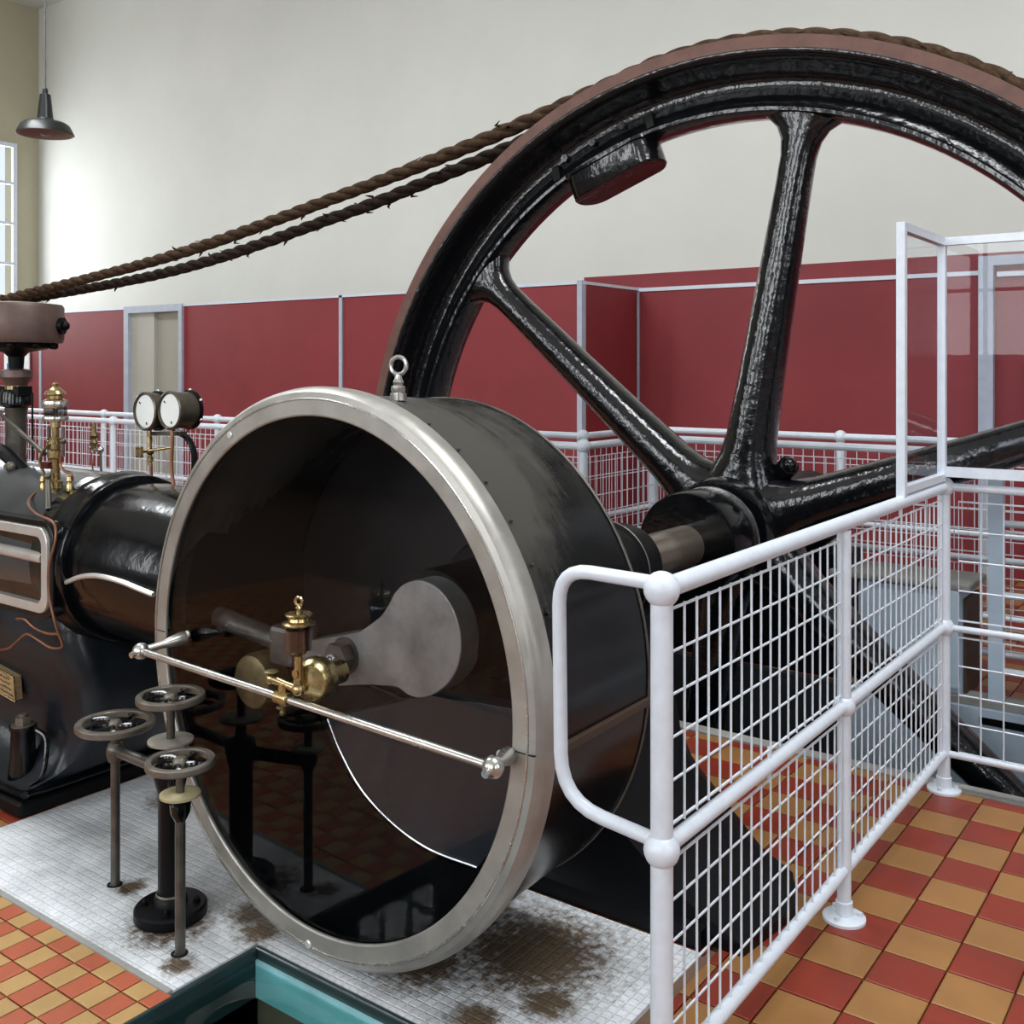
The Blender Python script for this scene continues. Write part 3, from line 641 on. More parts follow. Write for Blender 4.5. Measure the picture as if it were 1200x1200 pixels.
MB().lathe([(.0, 0), (.05, 0), (.055, .01), (.055, .018), (0, .018)], nu+V((0, .038, 0)), AY, 24).build('nut_washer', DSTEEL, cr)
MB().cyl(nu+V((0, -.014, 0)), nu, .016).ball(nu+V((.0, -.016, 0)), .011).build('stud', STEEL, cr)
MB().cyl((SX, 2.40, SZ), (SX, 4.8, SZ), .086, n=40).build('shaft', mat('shaft_steel', (150, 140, 128), .3, .8, 0, var=.15, vscale=8), cr)
# connecting rod
rd = thing('connecting_rod', (-2.3, 2.0, nc.z), 'steel connecting rod with block end behind the glass disc', 'rod')
e0 = at_y(342, 752, 1.99)
MB().ab((e0.x-.05, 1.945, e0.z-.06), (e0.x+.05, 2.05, e0.z+.05)).build('rod_end_block', DSTEEL, rd, smooth=False, bevel=.014)
MB().cyl((e0.x-.05, 2.0, e0.z-.01), (-3.2, 2.08, e0.z+.05), .03, .035).build('rod_shank', DSTEEL, rd)
p_ = at_y(292, 800, 1.945)
MB().lathe([(0, 0), (.06, 0), (.074, .008), (.079, .022), (.079, .08), (0, .08)], p_, AY, 32).build('brass_bearing', OBRASS, rd)
# lower guide bar inside casing, dark rear edge seen through glass
q0 = at_y(420, 800, 2.2); q1 = at_y(590, 862, 2.2)
MB().cyl(q0, q1, .008, n=10).build('oil_pipe', BLACKM, cs_)
# eyebolt on top
p = at_y(467, 462, 2.02); z = DZ+math.sqrt(max(0, (DR-.006)**2-(p.x-DX)**2))
eb = thing('eyebolt', (p.x, 2.02, z), 'steel lifting eyebolt on top of the drum', 'eyebolt')
MB().lathe([(.022, -.006), (.022, .012), (.017, .014), (.019, .02), (.019, .03), (.012, .034), (.014, .042), (.01, .05), (.008, .062), (0, .062)], (p.x, 2.02, z), n=20).build('threaded_stem', STEEL, eb)
MB().lathe([(.023+.006*math.cos(t), .006*math.sin(t)) for t in [2*PI*i/8 for i in range(8)]], (p.x, 2.02, z+.085), (.25, -1, 0), 28, False, True).build('ring', STEEL, eb)
# handle bar across the glass
a = at_y(165, 763, 1.73); b_ = at_y(578, 899, 1.69)
hb = thing('guard_bar', (a+b_)/2, 'polished steel bar across the glass front of the drum', 'bar')
MB().cyl(a, b_, .0098, n=20).build('rod', STEEL, hb)
for e_, tgt in ((a, (210, 749)), (b_, (606, 880))):
    t_ = at_y(*tgt, 1.84); t_.y = 1.838-(t_.x-DX)*.0437
    m_ = MB().ball(e_, .0235, 20, 12).build('ball_end', STEEL, hb, label='worn steel ball end')
    L_ = (t_-e_).length
    MB().lathe([(.011, 0), (.011, L_*.45), (.014, L_*.6), (.020, L_*.85), (.019, L_-.002)], e_, t_-e_, 20).build('standoff', STEEL, m_)
    MB().cyl(e_+V((.004, -.034, -.004)), e_, .0085, n=14).build('pin', STEEL, m_)
# brass drip oiler
cl = at_y(327, 808, 1.71)
oi = thing('drip_oiler', cl, 'brass drip oiler with dark glass cup clamped on the steel bar', 'oiler')
dirb = (b_-a).normalized()
def on(px, py, Y=1.71): return at_y(px, py, Y)
cc = a+dirb*((on(331, 815)-a).dot(dirb))
MB().cyl(cc-dirb*.02, cc+dirb*.02, .017, n=20).torus(cc+dirb*.02, dirb, .013, .005, 20).build('clamp', BRASS, oi)
MB().cyl(cc+V((0, 0, -.012)), cc+V((0, 0, -.034)), .006).ball(cc+V((0, 0, -.036)), .008).cyl(cc+V((0,0,-.028))-dirb*.018, cc+V((0,0,-.028))+dirb*.004, .005).build('clamp_screw', OBRASS, oi)
ar0 = on(318, 795); ar1 = on(350, 808)
MB().tube([ar0, ar0.lerp(ar1, .5), ar1], [.011, .0085, .011], 14).ball(ar0, .014).ball(ar1, .016).cyl(cc, ar0.lerp(ar1, .45), .012).build('arm', BRASS, oi)
MB().lathe([(.006, 0), (.006, .012), (.017, .014), (.018, .017), (.013, .02), (0, .02)], ar0, n=20).build('thumb_cap', OBRASS, oi)
oc = ar1.copy(); ztop = on(352, 732).z
MB().hexn(oc+V((0, 0, .012)), oc+V((0, 0, .026)), .014).cyl(oc+V((0, 0, .024)), V((oc.x, oc.y, on(352, 769).z)), .011).lathe([(.004, 0), (.01, 0), (.01, .004), (.004, .004)], oc+V((0, -.009, .04)), (0, -1, 0), 16).build('sight_body', BRASS, oi)
zc0 = on(352, 770).z
cx_, cy_ = oc.x, oc.y
cup_h = ztop-zc0
MB().lathe([(.010, 0), (.024, .006), (.034, .014), (.0355, cup_h), (.033, cup_h), (.0315, .016), (.012, .008)], (cx_, cy_, zc0), n=28, caps=False).build('glass_cup', GLASS, oi)
MB().lathe([(.009, .002), (.022, .008), (.031, .018), (.031, cup_h-.012), (0, cup_h-.012)], (cx_, cy_, zc0), n=28).build('oil', OILG, oi)
MB().lathe([(.0, 0), (.039, 0), (.040, .004), (.034, .007), (.026, .009), (.024, .016), (.032, .021), (.0335, .025), (.027, .028), (.0, .026)], (cx_, cy_, zc0+cup_h), n=28).build('lid', BRASS, oi)
MB().lathe([(.006, 0), (.005, .012), (.009, .014), (.005, .018), (.004, .024)], (cx_, cy_, zc0+cup_h+.026), n=14).torus((cx_, cy_, zc0+cup_h+.055), (.3, -1, 0), .0095, .0038, 18, 6).build('knob', BRASS, oi)
# round brass elbow behind, passing through the glass
k0 = at_y(372, 795, 1.77)
MB().lathe([(.020, -.036), (.030, -.036), (.042, -.029), (.053, -.012), (.056, .006), (.053, .026), (.042, .04), (.0, .045), ], k0, (.35, -1, 0), 32, False).lathe([(.017, -.04), (.026, -.04), (.026, .03), (.017, .03)], k0, (-.95, -.3, 0), 24, False, True).build('brass_elbow', BRASS, oi)
MB().cyl(k0, (k0.x, 1.85, k0.z), .03).build('elbow_neck', BRASS, oi)

# ------------------------------------------------------------------ bearing pedestal
bp_ = thing('bearing_pedestal', (-1.95, 3.1, 0), 'black cast bearing pedestal with flared foot between drum and flywheel', 'pedestal')
foot = [(-1.1, 2.50), (-1.06, 2.78), (-1.14, 2.95), (-1.28, 3.05), (-1.55, 3.34), (-1.85, 3.66), (-2.1, 3.8), (-2.75, 3.8), (-2.75, 2.5)]
top_ = [(-1.72, 2.62), (-1.72, 2.8), (-1.72, 2.95), (-1.73, 3.05), (-1.75, 3.3), (-1.78, 3.42), (-1.9, 3.5), (-2.2, 3.5), (-2.2, 2.62)]
rings = []
for z, t in ((0, 0), (.03, 0), (.04, .08), (.1, .4), (.2, .68), (.35, .88), (.5, .97), (.66, 1)):
    rings.append([V((fx*(1-t)+tx*t, fy*(1-t)+ty*t, z)) for (fx, fy), (tx, ty) in zip(foot, top_)])
MB().loft(rings).build('body', BLACKM, bp_)
MB().ab((-2.7, 2.462, 0), (-1.2, 2.5, .05)).build('base_strip', BLACKM, bp_, smooth=False)
MB().lathe([(.08, 2.46), (.17, 2.46), (.175, 3.2), (.17, 3.22), (.18, 3.24), (.18, 3.26), (.155, 3.27), (.16, 3.36), (.15, 3.40), (.08, 3.40)], cS, AY, 48, False, True).build('bearing_housing', BLACKM, bp_)
MB().torus((SX, 3.25, SZ), AY, .18, .004, 48, 6).build('housing_bead', WORN, bp_)
b2_ = thing('rear_pedestal', (-2.0, 5.15, 0), 'black bearing pedestal behind the flywheel', 'pedestal')
MB().loft([[V((x_*k_-2.0, y_*k_+5.17, z_)) for x_, y_ in ((-.82, -.16), (.34, -.16), (.34, .16), (-.82, .16))] for z_, k_ in ((0, 1), (.08, 1), (.5, .93), (.6, .9))]).build('body', BLACKM, b2_)
MB().cyl((SX, 4.62, SZ), (SX, 5.3, SZ), .2, n=32).build('bearing_housing', BLACKM, b2_)

# pale generator box behind pit
gb = thing('pale_blue_cabinet', (-1.4, 5.15, 0), 'pale blue machine cabinet with grey lid seen through the railing mesh', 'cabinet')
MB().ab((-1.62, 5.01, .0), (-1.14, 5.3, .50)).build('body', BLUEP, gb, smooth=False, bevel=.03)
MB().ab((-1.139, 5.03, .02), (-1.125, 5.29, .46)).build('side_panel', BROWN, gb, smooth=False)
MB().ab((-1.75, 4.99, .50), (-1.1, 5.33, .535)).build('lid', CONC, gb, smooth=False, bevel=.01)
MB().ab((-1.22, 4.985, .06), (-1.15, 5.005, .5)).build('corner_post', BLUEP, gb, smooth=False)

# ------------------------------------------------------------------ handwheels and valve stand
def handwheel(x, y, z, R, disc_z, disc_r, discm, zrod, rr, label, tilt=0):
    t = thing('handwheel', (x, y, z), label, 'handwheel', 'handwheels on the valve stand')
    w_ = R*.2; h_ = .014
    MB().lathe([(R-w_, -h_*.6), (R-w_*.9, -h_*.8), (R-w_*.15, -h_*.8), (R, -h_*.5), (R, h_*.35), (R-w_*.12, h_*.6), (R-w_*.88, h_*.6), (R-w_, h_*.4)], (x, y, z), n=48, closed=True, caps=False).build('rim', WORN, t, sharp=25)
    MB().lathe([(0, -h_), (.018, -h_), (.02, 0), (.017, .008), (.013, .012), (.0, .013)], (x, y, z), n=20).build('hub', WORN, t)
    for k in range(5):
        a0 = 2*PI*k/5+.3; pts = []
        for i in range(7):
            f = i/6; r_ = .014+(R-w_-.012)*f+.002; aa = a0+.55*f*f; pts.append((x+r_*math.cos(aa), y+r_*math.sin(aa), z-.004+.003*math.sin(PI*f)))
        MB().tube(pts, .0078, 8).build('spoke', BLACK, t)
    MB().cyl((x, y, disc_z), (x, y, z-.01), .0115, n=16).build('stem', DSTEEL, t)
    if disc_r: MB().lathe([(0, 0), (disc_r*.6, 0), (disc_r, .006), (disc_r, .012), (disc_r*.9, .014), (.012, .015), (0, .015)], (x, y, disc_z), n=32).build('collar_disc', discm, t)
    MB().cyl((x, y, zrod), (x, y, disc_z+.001), rr, n=16).build('spindle', DSTEEL, t)
    return t
R1 = (-2.738, 1.761); R2 = (-2.465, 1.756); R3 = (-2.28, 1.653)
YDISC = mat('yellowed_disc', (168, 158, 122), .5, .3, var=.15, vscale=20); GDISC = mat('grey_disc', (150, 145, 134), .45, .5, var=.15, vscale=20)
handwheel(*R1, .473, .112, .44, 0, None, 0, .0135, 'leftmost dark-spoked handwheel on a thin bare rod')
handwheel(*R2, .604, .093, .475, .062, GDISC, .42, .016, 'topmost handwheel, above the grey disc on the black pillar')
handwheel(*R3, .497, .088, .405, .052, YDISC, 0, .0135, 'lowest front handwheel above a yellowed disc')
vs = thing('valve_stand', (*R2, 0), 'black pillar with round bolted foot and side arm below the handwheels', 'valve stand')
MB().lathe([(0, 0), (.095, 0), (.098, .004), (.098, .026), (.092, .032), (.047, .036), (.043, .055), (.038, .06)], (*R2, 0), n=48).build('base_flange', BLACKM, vs)
MB().lathe([(.036, .05), (.034, .07), (.034, .34), (.04, .36), (.046, .39), (.04, .42), (.02, .432)], (*R2, 0), n=32).build('pillar', BLACKM, vs)
MB().torus((*R2, .062), (0, 0, 1), .037, .004).build('pillar_ring', WORN, vs)
for k in range(4):
    t = PI/4+k*PI/2; x_, y_ = R2[0]+.07*math.cos(t), R2[1]+.07*math.sin(t); MB().hexn((x_, y_, .03), (x_, y_, .042), .011).ball((x_, y_, .042), .007).build('bolt', BLACKM, vs)
za = .395
MB().cyl((*R1, za), (R2[0]-.03, R2[1], za), .0165, n=18).ball((*R1, za), .026).build('side_arm', DSTEEL, vs)
MB().lathe([(.02, -.03), (.026, -.01), (.02, .02)], (*R1, za), n=20).build('arm_boss', DSTEEL, vs)
e3 = V((*R3, .375)); MB().cyl((R2[0]+.02, R2[1]-.01, .385), e3, .02, .018, n=18).lathe([(.014, -.03), (.025, -.008), (.027, .015), (.018, .028)], e3, n=20).build('front_arm', BLACK, vs)
for (x_, y_) in (R1, R3): MB().lathe([(.014, 0.0005), (.022, .0005), (.022, .002), (.014, .002)], (x_-.003, y_, 0), n=20, closed=True, caps=False).build('floor_hole_ring', DARK, vs)

# ------------------------------------------------------------------ engine body (left)
EY, EZ = 2.15, CAMH-.67
en = thing('steam_engine', (-3.6, EY, 0), 'black steam engine bed with crosshead guide left of the drum', 'steam engine')
def xring(x, ry, rz, y0=EY, z0=EZ, n=40, p_=1.0):
    o = []
    for k in range(n):
        t = 2*PI*k/n; c_, s_ = math.cos(t), math.sin(t); o.append(V((x, y0+ry*math.copysign(abs(c_)**p_, c_), z0+rz*math.copysign(abs(s_)**p_, s_))))
    return o
tr = [(-3.21, .265, .262, EZ), (-3.1, .272, .268, EZ), (-2.95, .268, .268, EZ-.005), (-2.8, .255, .27, EZ-.02), (-2.7, .25, .28, EZ-.03), (-2.60, .25, .28, EZ-.04)]
MB().loft([xring(x_, a_, b2, z0=z_) for x_, a_, b2, z_ in tr]).build('trunk', BLACK, en, sharp=60)
MB().loft([xring(x_, r_, r_) for x_, r_ in ((-3.22, .20), (-3.205, .27), (-3.21, .288), (-3.235, .292), (-3.25, .285), (-3.27, .292), (-3.30, .30), (-3.34, .292), (-3.40, .288), (-3.42, .2))]).build('flange', BLACK, en, sharp=40)
MB().loft([xring(x_, r_, r_) for x_, r_ in ((-3.38, .2), (-3.38, .286), (-3.6, .288), (-6.0, .30), (-6.0, .2))]).build('crosshead_guide', mat('guide_grey', (62, 66, 70), .3, .35, .4, var=.2, vscale=5, bump=.1), en)
# rib on trunk: polished strip
rb = [at_y(x_, y_, Y_) for x_, y_, Y_ in ((76, 683, 1.885), (95, 676, 1.875), (115, 675, 1.875), (140, 681, 1.88), (160, 689, 1.885), (180, 697, 1.89))]
MB().tube(bez(rb, 4), .0085, 8).build('polished_rib', BRIGHT, en)
# polished window frame
YWF = 1.845
def rrect(x0, x1, z0, z1, r):
    o = []
    for cx, cz, a0 in ((x1-r, z1-r, 0), (x0+r, z1-r, 90), (x0+r, z0+r, 180), (x1-r, z0+r, 270)):
        for k in range(6): t = math.radians(a0+18*k); o.append((cx+r*math.cos(t), cz+r*math.sin(t)))
    return o
def frame_ring(mb, o_, i_, y0, y1):
    n = len(o_); vs_ = [V((x_, y0, z_)) for x_, z_ in o_]+[V((x_, y0, z_)) for x_, z_ in i_]+[V((x_, y1, z_)) for x_, z_ in i_]+[V((x_, y1, z_)) for x_, z_ in o_]
    fs = []
    for j in range(n):
        k = (j+1) % n
        for a_ in range(4): b2 = (a_+1) % 4; fs.append((a_*n+j, a_*n+k, b2*n+k, b2*n+j))
    mb.add(vs_, fs); return mb
W0 = (-5.2, -3.262, EZ-.15, EZ+.135)
frame_ring(MB(), rrect(*W0, .05), rrect(W0[0]+.035, W0[1]-.035, W0[2]+.032, W0[3]-.032, .03), YWF, YWF+.04).build('polished_window_frame', BRIGHT, en, bevel=.003)
frame_ring(MB(), rrect(W0[0]-.02, W0[1]+.02, W0[2]-.02, W0[3]+.02, .06), rrect(*W0, .05), YWF+.012, YWF+.07).build('window_surround', BLACK, en, bevel=.003)
MB().prism(rrect(W0[0]+.02, W0[1]-.02, W0[2]+.02, W0[3]-.02, .03), lambda x_, z_, h: V((x_, h, z_)), YWF+.028, YWF+.05).build('window_back', mat('oily_bronze', (88, 66, 50), .22, .8, .3, var=.4, vscale=3), en)
MB().cyl((W0[0]+.05, YWF+.024, EZ+.045), (W0[1]-.05, YWF+.024, EZ+.03), .02).build('slide_rod', BRIGHT, en)
# foot
secs = []
for z, x1, y0 in ((.66, -3.30, 1.93), (.58, -3.28, 1.92), (.48, -3.245, 1.94), (.38, -3.235, 1.98), (.30, -3.25, 2.0), (.22, -3.285, 2.0), (.16, -3.325, 1.975), (.11, -3.365, 1.925), (.07, -3.41, 1.85)):
    y1_ = 2.4; secs.append([V((x1, y1_, z)), V((-5.4, y1_, z)), V((-5.4, y0, z)), V((x1-.08, y0, z)), V((x1-.02, y0+.03, z)), V((x1, y0+.09, z))])
MB().loft(secs).build('foot', mat('foot_iron', (24, 29, 35), .36, 0, .1, bump=.2, rvar=.1, vscale=6, var=.3, spec=.3), en, sharp=60)
MB().ab((-5.6, 1.82, 0), (-3.385, 2.46, .055)).build('base_plate', BLACKM, en, smooth=False, bevel=.012)
rimp = bez([(-3.39, 2.42, .075), (-3.385, 2.05, .075), (-3.40, 1.87, .075), (-3.47, 1.84, .075), (-4.2, 1.84, .075)], 5)
MB().tube(rimp, .012, 8).build('foot_lip', BLACK, en)
bx_, by_ = at_y(27, 860, 1.92).x, 1.92
bb_ = MB().lathe([(.055, 0), (.05, .04), (.042, .1), (.04, .19), (.046, .2), (.046, .21), (0, .21)], (bx_, by_, .05), n=24).build('bolt_boss', BLACK, en)
MB().hexn((bx_, by_, .262), (bx_, by_, .29), .028).lathe([(0, 0), (.04, 0), (.04, .006), (0, .006)], (bx_, by_, .258), n=20).cyl((bx_, by_, .29), (bx_, by_, .3), .014).build('hex_bolt', WORN, bb_)
pw = MB().tube(bez([(bx_+.04, by_+.02, .25), (bx_+.1, by_+.03, .22), (bx_+.13, by_, .12), (bx_+.1, by_-.03, .08)], 5), .009, 8).build('web_edge', BLACK, en)
np0 = at_y(-12, 776, 1.95); np1 = at_y(19, 822, 1.95)
MB().add([V((np0.x, 1.932, np0.z+.005)), V((np1.x, 1.94, np0.z-.02)), V((np1.x-.012, 1.955, np1.z)), V((np0.x-.012, 1.947, np1.z+.02)),
          V((np0.x, 1.962, np0.z+.005)), V((np1.x, 1.968, np0.z-.02)), V((np1.x-.012, 1.98, np1.z)), V((np0.x-.012, 1.972, np1.z+.02))],
         [(0,3,2,1),(4,5,6,7),(0,1,5,4),(1,2,6,5),(2,3,7,6),(3,0,4,7)]).build('nameplate', mat('plate_brass', (170, 146, 108), .5, .3, var=.3, vscale=45, stretch=(1, 1, 3)), en, smooth=False, label='small worn brass nameplate')
O_ = V((np0.x, 1.9315, np0.z+.005)); U_ = V((np1.x, 1.9395, np0.z-.02))-O_; W_ = V((np0.x-.012, 1.9465, np1.z+.02))-O_
lt = MB()
for r_ in range(4):                       # the lettering is worn past reading: short raised strokes
    f = .08
    while f < .86:
        l_ = random.uniform(.03, .08); lt.bar(O_+U_*f+W_*(.2+.2*r_), O_+U_*(f+l_)+W_*(.2+.2*r_+random.choice((-.03, .03, 0))), .003, .005); f += l_+.03
lt.build('worn_lettering', DSTEEL, en, smooth=False)
MB().tube([O_, O_+U_, O_+U_+W_, O_+W_], .0035, 6, True).build('plate_border', BRASS, en)
cp = [at_y(x_, y_, Y_) for x_, y_, Y_ in ((48, 572, 2.0), (33, 588, 1.92), (42, 602, 1.87), (62, 612, 1.85), (65, 632, 1.84), (57, 665, 1.83), (58, 700, 1.83), (66, 735, 1.84), (73, 757, 1.86), (60, 759, 1.86), (45, 750, 1.86), (32, 743, 1.86), (22, 750, 1.86), (10, 760, 1.86), (-5, 762, 1.86))]
MB().tube(bez(cp, 5), .0045, 8).build('copper_pipe', COPPER, en)
cp = [at_y(x_, y_, 1.87) for x_, y_ in ((70, 743), (55, 742), (40, 735), (30, 726), (20, 725))]
MB().tube(bez(cp, 5), .0055, 8).build('copper_pipe', COPPER, en)
cp = [at_y(x_, y_, Y_) for x_, y_, Y_ in ((60, 572, 2.05), (80, 585, 2.05), (100, 594, 2.08))]
MB().tube(bez(cp, 5), .006, 8).build('oil_channel', OBRASS, en)
# dark valve gear on far side of the guide
vg = MB()
for px, py, r_ in ((88, 562, .035), (110, 568, .04), (130, 574, .05), (142, 566, .03)):
    p = at_y(px, py, 2.45); vg.ball(p, r_, 14, 10)
p = at_y(112, 575, 2.45); q = at_y(150, 582, 2.45)
vg.bar(at_y(90, 572, 2.4), at_y(150, 584, 2.4), .12, .06); vg.build('valve_chest', BLACKM, en)
MB().cyl(at_y(92, 566, 2.3), at_y(195, 592, 2.3), .014).build('side_rod', STEEL, en)
MB().cyl(at_y(147, 577, 2.6), at_y(205, 588, 2.6), .012).build('side_rod', WHITE, en)

# brass lubricator on the guide
lb = at_y(62, 590, 1.99)
zg = EZ+math.sqrt(.29**2-(EY-1.99)**2)
lu = thing('sight_feed_lubricator', (lb.x, 1.99, zg), 'tall brass lubricator with clear glass jar on the engine', 'lubricator')
def zz_(px, py, Y=1.99): return at_y(px, py, Y).z
X0 = at_y(65, 500, 1.99).x; Y0 = 1.99
def lz(prof, m, name): # prof given as (radius_px, py)
    dd = pj((X0, Y0, 1))[2]/FPX
    P_ = [(r_*dd, zz_(65, py)) for r_, py in prof]; P_.sort(key=lambda q_: q_[1])
    return MB().lathe(P_, (X0, Y0, 0), n=24).build(name, m, lu)
lz([(2, 448), (4, 450), (3, 453), (7, 456), (11, 459), (12, 462), (8, 464), (8, 467), (13, 469)], BRASS, 'lid')
lz([(14, 470), (14.5, 472), (14.5, 476), (13.5, 478)], STEEL, 'upper_ring')
dd = pj((X0, Y0, 1))[2]/FPX
MB().lathe([(13*dd, zz_(65, 489)), (13*dd, zz_(65, 478)), (12*dd, zz_(65, 478)), (12*dd, zz_(65, 489))], (X0, Y0, 0), n=24, caps=False, closed=True).build('glass_jar', JAR, lu)
MB().cyl((X0, Y0, zz_(65, 490)), (X0, Y0, zz_(65, 476)), .008).build('feed_tube', BRASS, lu)
lz([(14, 488), (14.5, 490), (14, 493), (6, 494)], STEEL, 'lower_ring')
lz([(5.5, 494), (5.5, 501), (4, 502), (4, 512), (7, 513), (7, 516), (9.5, 516.5), (9.5, 520), (6, 520.5), (6, 526), (9, 528), (9, 536), (6, 538), (5, 545), (5.5, 562), (8, 564), (8, 572), (5, 573), (5, 590)], BRASS, 'valve_body')
for px, r_, m_, nm in ((51, 3.2, BRASS, 'side_valve'), (82, 2.8, BRASS, 'side_valve')):
    q = at_y(px, 565, Y0); MB().lathe([(.008, -.03), (.013, -.03), (.013, -.01), (.008, 0), (.014, .005), (.012, .02), (.006, .022)], q, n=16).build(nm, m_, lu)
MB().tube(bez([at_y(x_, y_, Y0) for x_, y_ in ((72, 530), (71, 545), (76, 552), (84, 556), (82, 566))], 5), .005, 8).build('copper_tube', COPPER, lu)
MB().tube(bez([at_y(x_, y_, Y0-.02) for x_, y_ in ((58, 520), (50, 530), (47, 542), (52, 556))], 5), .0055, 8).build('brass_tube', OBRASS, lu)
for px in (57, 74): MB().cyl(at_y(px, 500, Y0), at_y(px, 535, Y0), .006, n=8).ball(at_y(px, 517, Y0), .011, 10, 8).build('side_rod', DSTEEL, lu)
MB().ab((X0-.045, Y0-.03, zz_(65, 549)), (X0+.0, Y0-.005, zz_(65, 541))).build('dark_block', mat('dark_red_block', (70, 22, 20), .3), lu, smooth=False)
MB().cyl(at_y(56, 562, 1.95), at_y(57, 597, 1.93), .009, .012, n=14).ball(at_y(56, 558, 1.95), .013).build('lever_pin', DSTEEL, lu)
# small brass fitting further back
f0 = at_y(110, 540, 2.5)
sf = thing('brass_cock', (f0.x, 2.5, at_y(118, 575, 2.5).z), 'small brass drain cock right of the tall lubricator', 'valve')
MB().lathe([(.0, .0), (.012, 0), (.012, .02), (.018, .03), (.01, .045), (.02, .06), (.012, .075), (.01, .1), (.006, .11)], (f0.x, 2.5, at_y(110, 527, 2.5).z), n=16).build('body', OBRASS, sf)
MB().cyl(at_y(106, 525, 2.5), at_y(119, 529, 2.5), .008).ball(at_y(118, 527, 2.5), .014).build('lever', STEEL, sf)
MB().cyl(at_y(118, 529, 2.5), at_y(119, 570, 2.5), .005).build('rod', DSTEEL, sf)
MB().tube([at_y(107, 530, 2.5), at_y(108, 545, 2.5), at_y(112, 572, 2.5)], .004, 6).build('thin_pipe', COPPER, sf)

# governor
gx, gy = at_y(19, 380, 2.25).x, 2.25
dg = pj((gx, gy, 1))[2]/FPX
def gz(py): return CAMH+(430-py)*dg
gv = thing('governor', (gx, gy, gz(575)), 'brown cast governor with heavy drum weight at the far left', 'governor')
def gl(prof, m, name, n=36): P_ = sorted([(r_*dg, gz(py)) for r_, py in prof], key=lambda q_: q_[1]); return MB().lathe(P_, (gx, gy, 0), n=n).build(name, m, gv)
gl([(20, 354), (50, 357), (52, 360), (52, 397), (50, 402), (20, 403)], RUSTB, 'drum_weight')
MB().cyl((gx+50*dg*.806, gy+50*dg*.592, gz(382)), (gx+56*dg*.806, gy+56*dg*.592, gz(382)), .035, n=20).ball((gx+57*dg*.806, gy+57*dg*.592, gz(382)), .02).build('side_bolt', BLACKM, gv)
for k in range(10):
    t = 2*PI*k/10; MB().ball((gx+42*dg*math.cos(t), gy+42*dg*math.sin(t), gz(405)), .016, 10, 8).build('ball_stud', BLACKM, gv)
gl([(40, 403), (38, 408), (14, 413), (9, 418), (8, 432)], BLACKM, 'lower_cone')
gl([(9, 432), (17, 434), (18, 442), (14, 447), (12, 452)], RUSTB, 'collar')
gl([(12, 452), (12, 456)], BRASS, 'brass_ring')
gl([(15, 456), (18, 462), (18, 474), (14, 477)], BLACK, 'ball_housing')
gl([(12, 477), (13, 479), (12, 482), (11, 530), (14, 575)], DSTEEL, 'column')
MB().bar((gx-80*dg, gy, gz(458)), (gx+20*dg, gy, gz(458)), .06, .04).build('bracket_arm', BLACKM, gv, smooth=False)
MB().cyl(at_y(-5, 480, 2.1), at_y(52, 532, 2.0), .0085).build('link_rod', DSTEEL, gv)
MB().cyl(at_y(38, 460, 2.15), at_y(38, 540, 2.15), .004).build('thin_rod', BLACKM, gv)
arch = bez([at_y(x_, y_, 2.1) for x_, y_ in ((-30, 522), (0, 528), (20, 545), (34, 562), (40, 580))], 6)
MB().tube(arch, .028, 10).build('arch_casting', BLACKM, gv)
pn = at_y(12, 547, 2.06); MB().ball(pn, .02).cyl(pn, pn+V((0, -.02, 0)), .012).build('arch_pin', WORN, gv)

# gauges
def gauge(px, py, Y, Rp, label, dpt):
    c_ = at_y(px, py, Y); t = thing('pressure_gauge', (c_.x, Y, c_.z-.08), label, 'pressure gauge', 'pressure gauges on copper pipes')
    R = Rp*pj(c_)[2]/FPX
    MB().lathe([(0, dpt), (R*.98, dpt), (R*1.0, dpt-.01), (R*1.0, .012), (R*1.06, .008), (R*1.06, -.006), (R*.97, -.010), (R*.9, -.004), (R*.9, .004), (0, .004)], c_, AY, 40).build('case', mat('gauge_case', (84, 78, 68), .35, .6, .1, var=.2, vscale=20), t)
    MB().lathe([(0, 0), (R*.9, 0), (R*.9, .003), (0, .003)], c_+V((0, -.001, 0)), AY, 36).build('dial', ENAMEL, t)
    for a_, l_ in ((2.4, .02), (-1.4, .03)):
        e_ = c_+V((math.cos(a_)*R*.6, -.003, math.sin(a_)*R*.6)); MB().bar(e_, e_+V((math.cos(a_), 0, math.sin(a_)))*R*.14, .004, .002, (0, 1, 0)).build('mark', BLACKM, t, smooth=False)
    MB().lathe([(R*1.02, 0), (R*1.1, 0), (R*1.1, .012), (R*1.02, .012)], c_+V((0, dpt-.012, 0)), AY, 36, False, True).build('rear_flange', BLACKM, t)
    for k in range(3):
        a_ = PI/2-1.05*k; MB().ball(c_+V((R*1.08*math.cos(a_), dpt-.004, R*1.08*math.sin(a_))), .007, 10, 8).build('flange_bolt', STEEL, t)
    return t, c_, R
GYl = 2.2
g1, c1, r1 = gauge(171, 482, GYl, 21.5, 'left round white-faced pressure gauge with brass valve below', .055)
g2, c2, r2 = gauge(200, 481, GYl, 21.5, 'right round white-faced pressure gauge, nearer the drum', .085)
def pl_(pts, Y=2.22): return bez([at_y(x_, y_, Y) for x_, y_ in pts], 6)
MB().cyl(at_y(175, 503, 2.22), at_y(176, 545, 2.22), .008).hexn(at_y(175, 512, 2.22), at_y(175, 518, 2.22), .012).hexn(at_y(176, 535, 2.22), at_y(176, 541, 2.22), .012).build('brass_valve', BRASS, g1)
MB().cyl(at_y(164, 530, 2.18), at_y(202, 524, 2.22), .005).ball(at_y(176, 529, 2.21), .014).build('valve_stem', BRASS, g1)
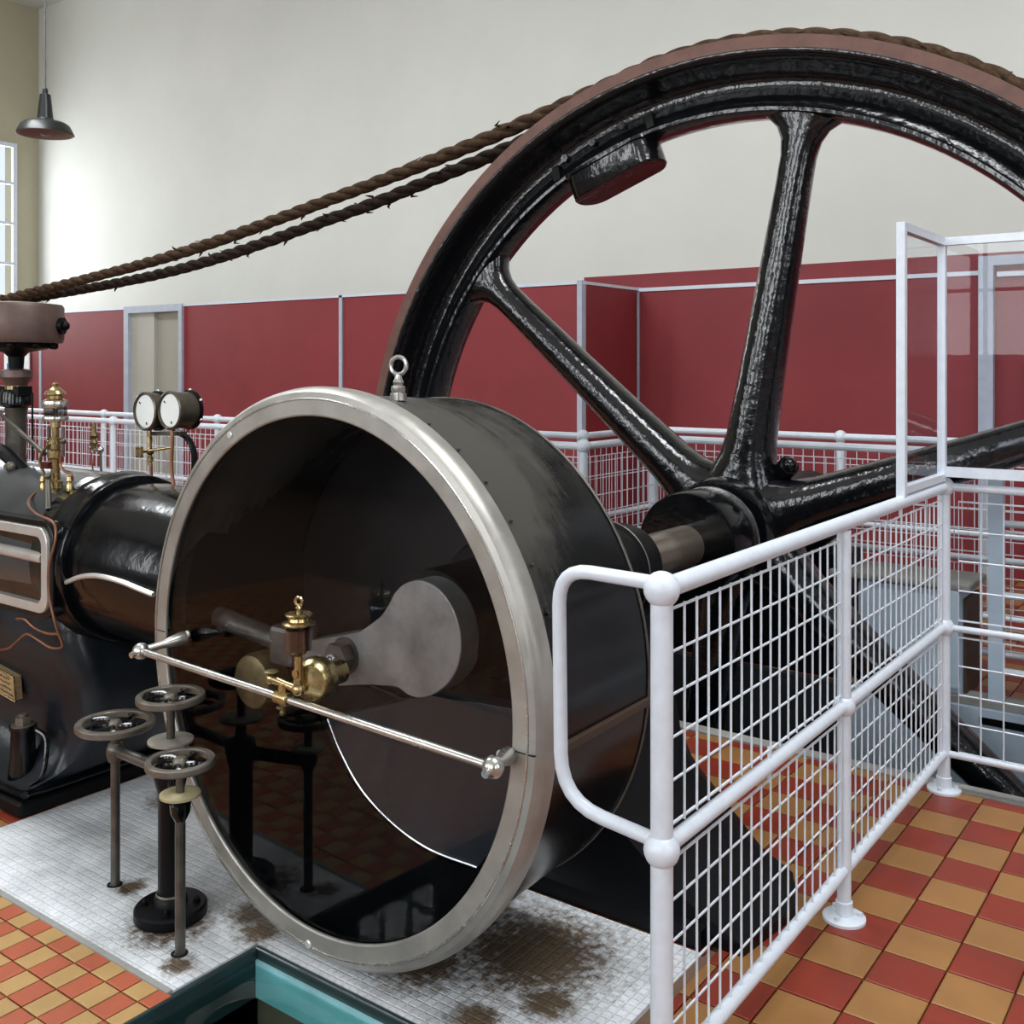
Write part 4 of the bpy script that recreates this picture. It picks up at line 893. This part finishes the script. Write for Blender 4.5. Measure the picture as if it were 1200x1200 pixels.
MB().ab((at_y(161, 530, 2.17).x, 2.16, at_y(161, 536, 2.17).z), (at_y(167, 530, 2.17).x, 2.175, at_y(161, 523, 2.17).z)).build('valve_key', BRASS, g1, smooth=False, bevel=.003)
MB().tube(pl_([(177, 543), (178, 562), (186, 577), (200, 583)]), .006, 8).build('copper_pipe', COPPER, g1)
MB().tube(pl_([(201, 501), (202, 515), (201, 545), (204, 572), (210, 582)]), .0065, 8).build('copper_pipe', COPPER, g2)
MB().tube(pl_([(205, 505), (218, 512), (226, 525), (228, 545), (226, 560)], 2.3), .011, 10).build('support_pipe', BLACKM, g2)
MB().bar(at_y(177, 508, 2.25), at_y(215, 508, 2.25), .03, .014).build('crosspiece', DSTEEL, g2)

# ------------------------------------------------------------------ pendant lamp
ld = 7.7; k = (53-600)/FPX; lx, ly = (cs*k-sn)*ld, (sn*k+cs)*ld; ls = ld/FPX
def lzz(py): return CAMH+(430-py)*ls
lamp = thing('pendant_lamp', (lx, ly, lzz(163)), 'black enamel pendant lamp with bare bulb hanging at upper left', 'lamp')
P_ = [(1.5, 103), (3, 105), (3, 110), (6, 111), (9, 139), (11, 141), (23, 144), (27, 147), (32, 157), (31.4, 157.2), (26, 148), (22, 145.5), (8, 143), (1.5, 142)]
MB().lathe([(r_*ls, lzz(py)) for r_, py in P_], (lx, ly, 0), n=40, caps=False).build('shade', mat('black_enamel', (16, 22, 22), .4, 0, .1), lamp)
MB().lathe([(r_*ls, lzz(py)) for r_, py in [(31, 157.6), (25.6, 148.8), (21.6, 146.2), (8, 144)]], (lx, ly, 0), n=40, caps=False).build('shade_lining', mat('grey_lining', (150, 136, 134), .5), lamp)
MB().ball((lx, ly, lzz(153)), 6.5*ls, 16, 10).build('bulb', BULB, lamp)
MB().cyl((lx, ly, lzz(148)), (lx, ly, lzz(142)), 3*ls).build('socket', DSTEEL, lamp)
MB().cyl((lx, ly, lzz(105)), (lx, ly, ZC), 1.1*ls, n=8).build('cable', mat('grey_cable', (90, 92, 92), .6), lamp)
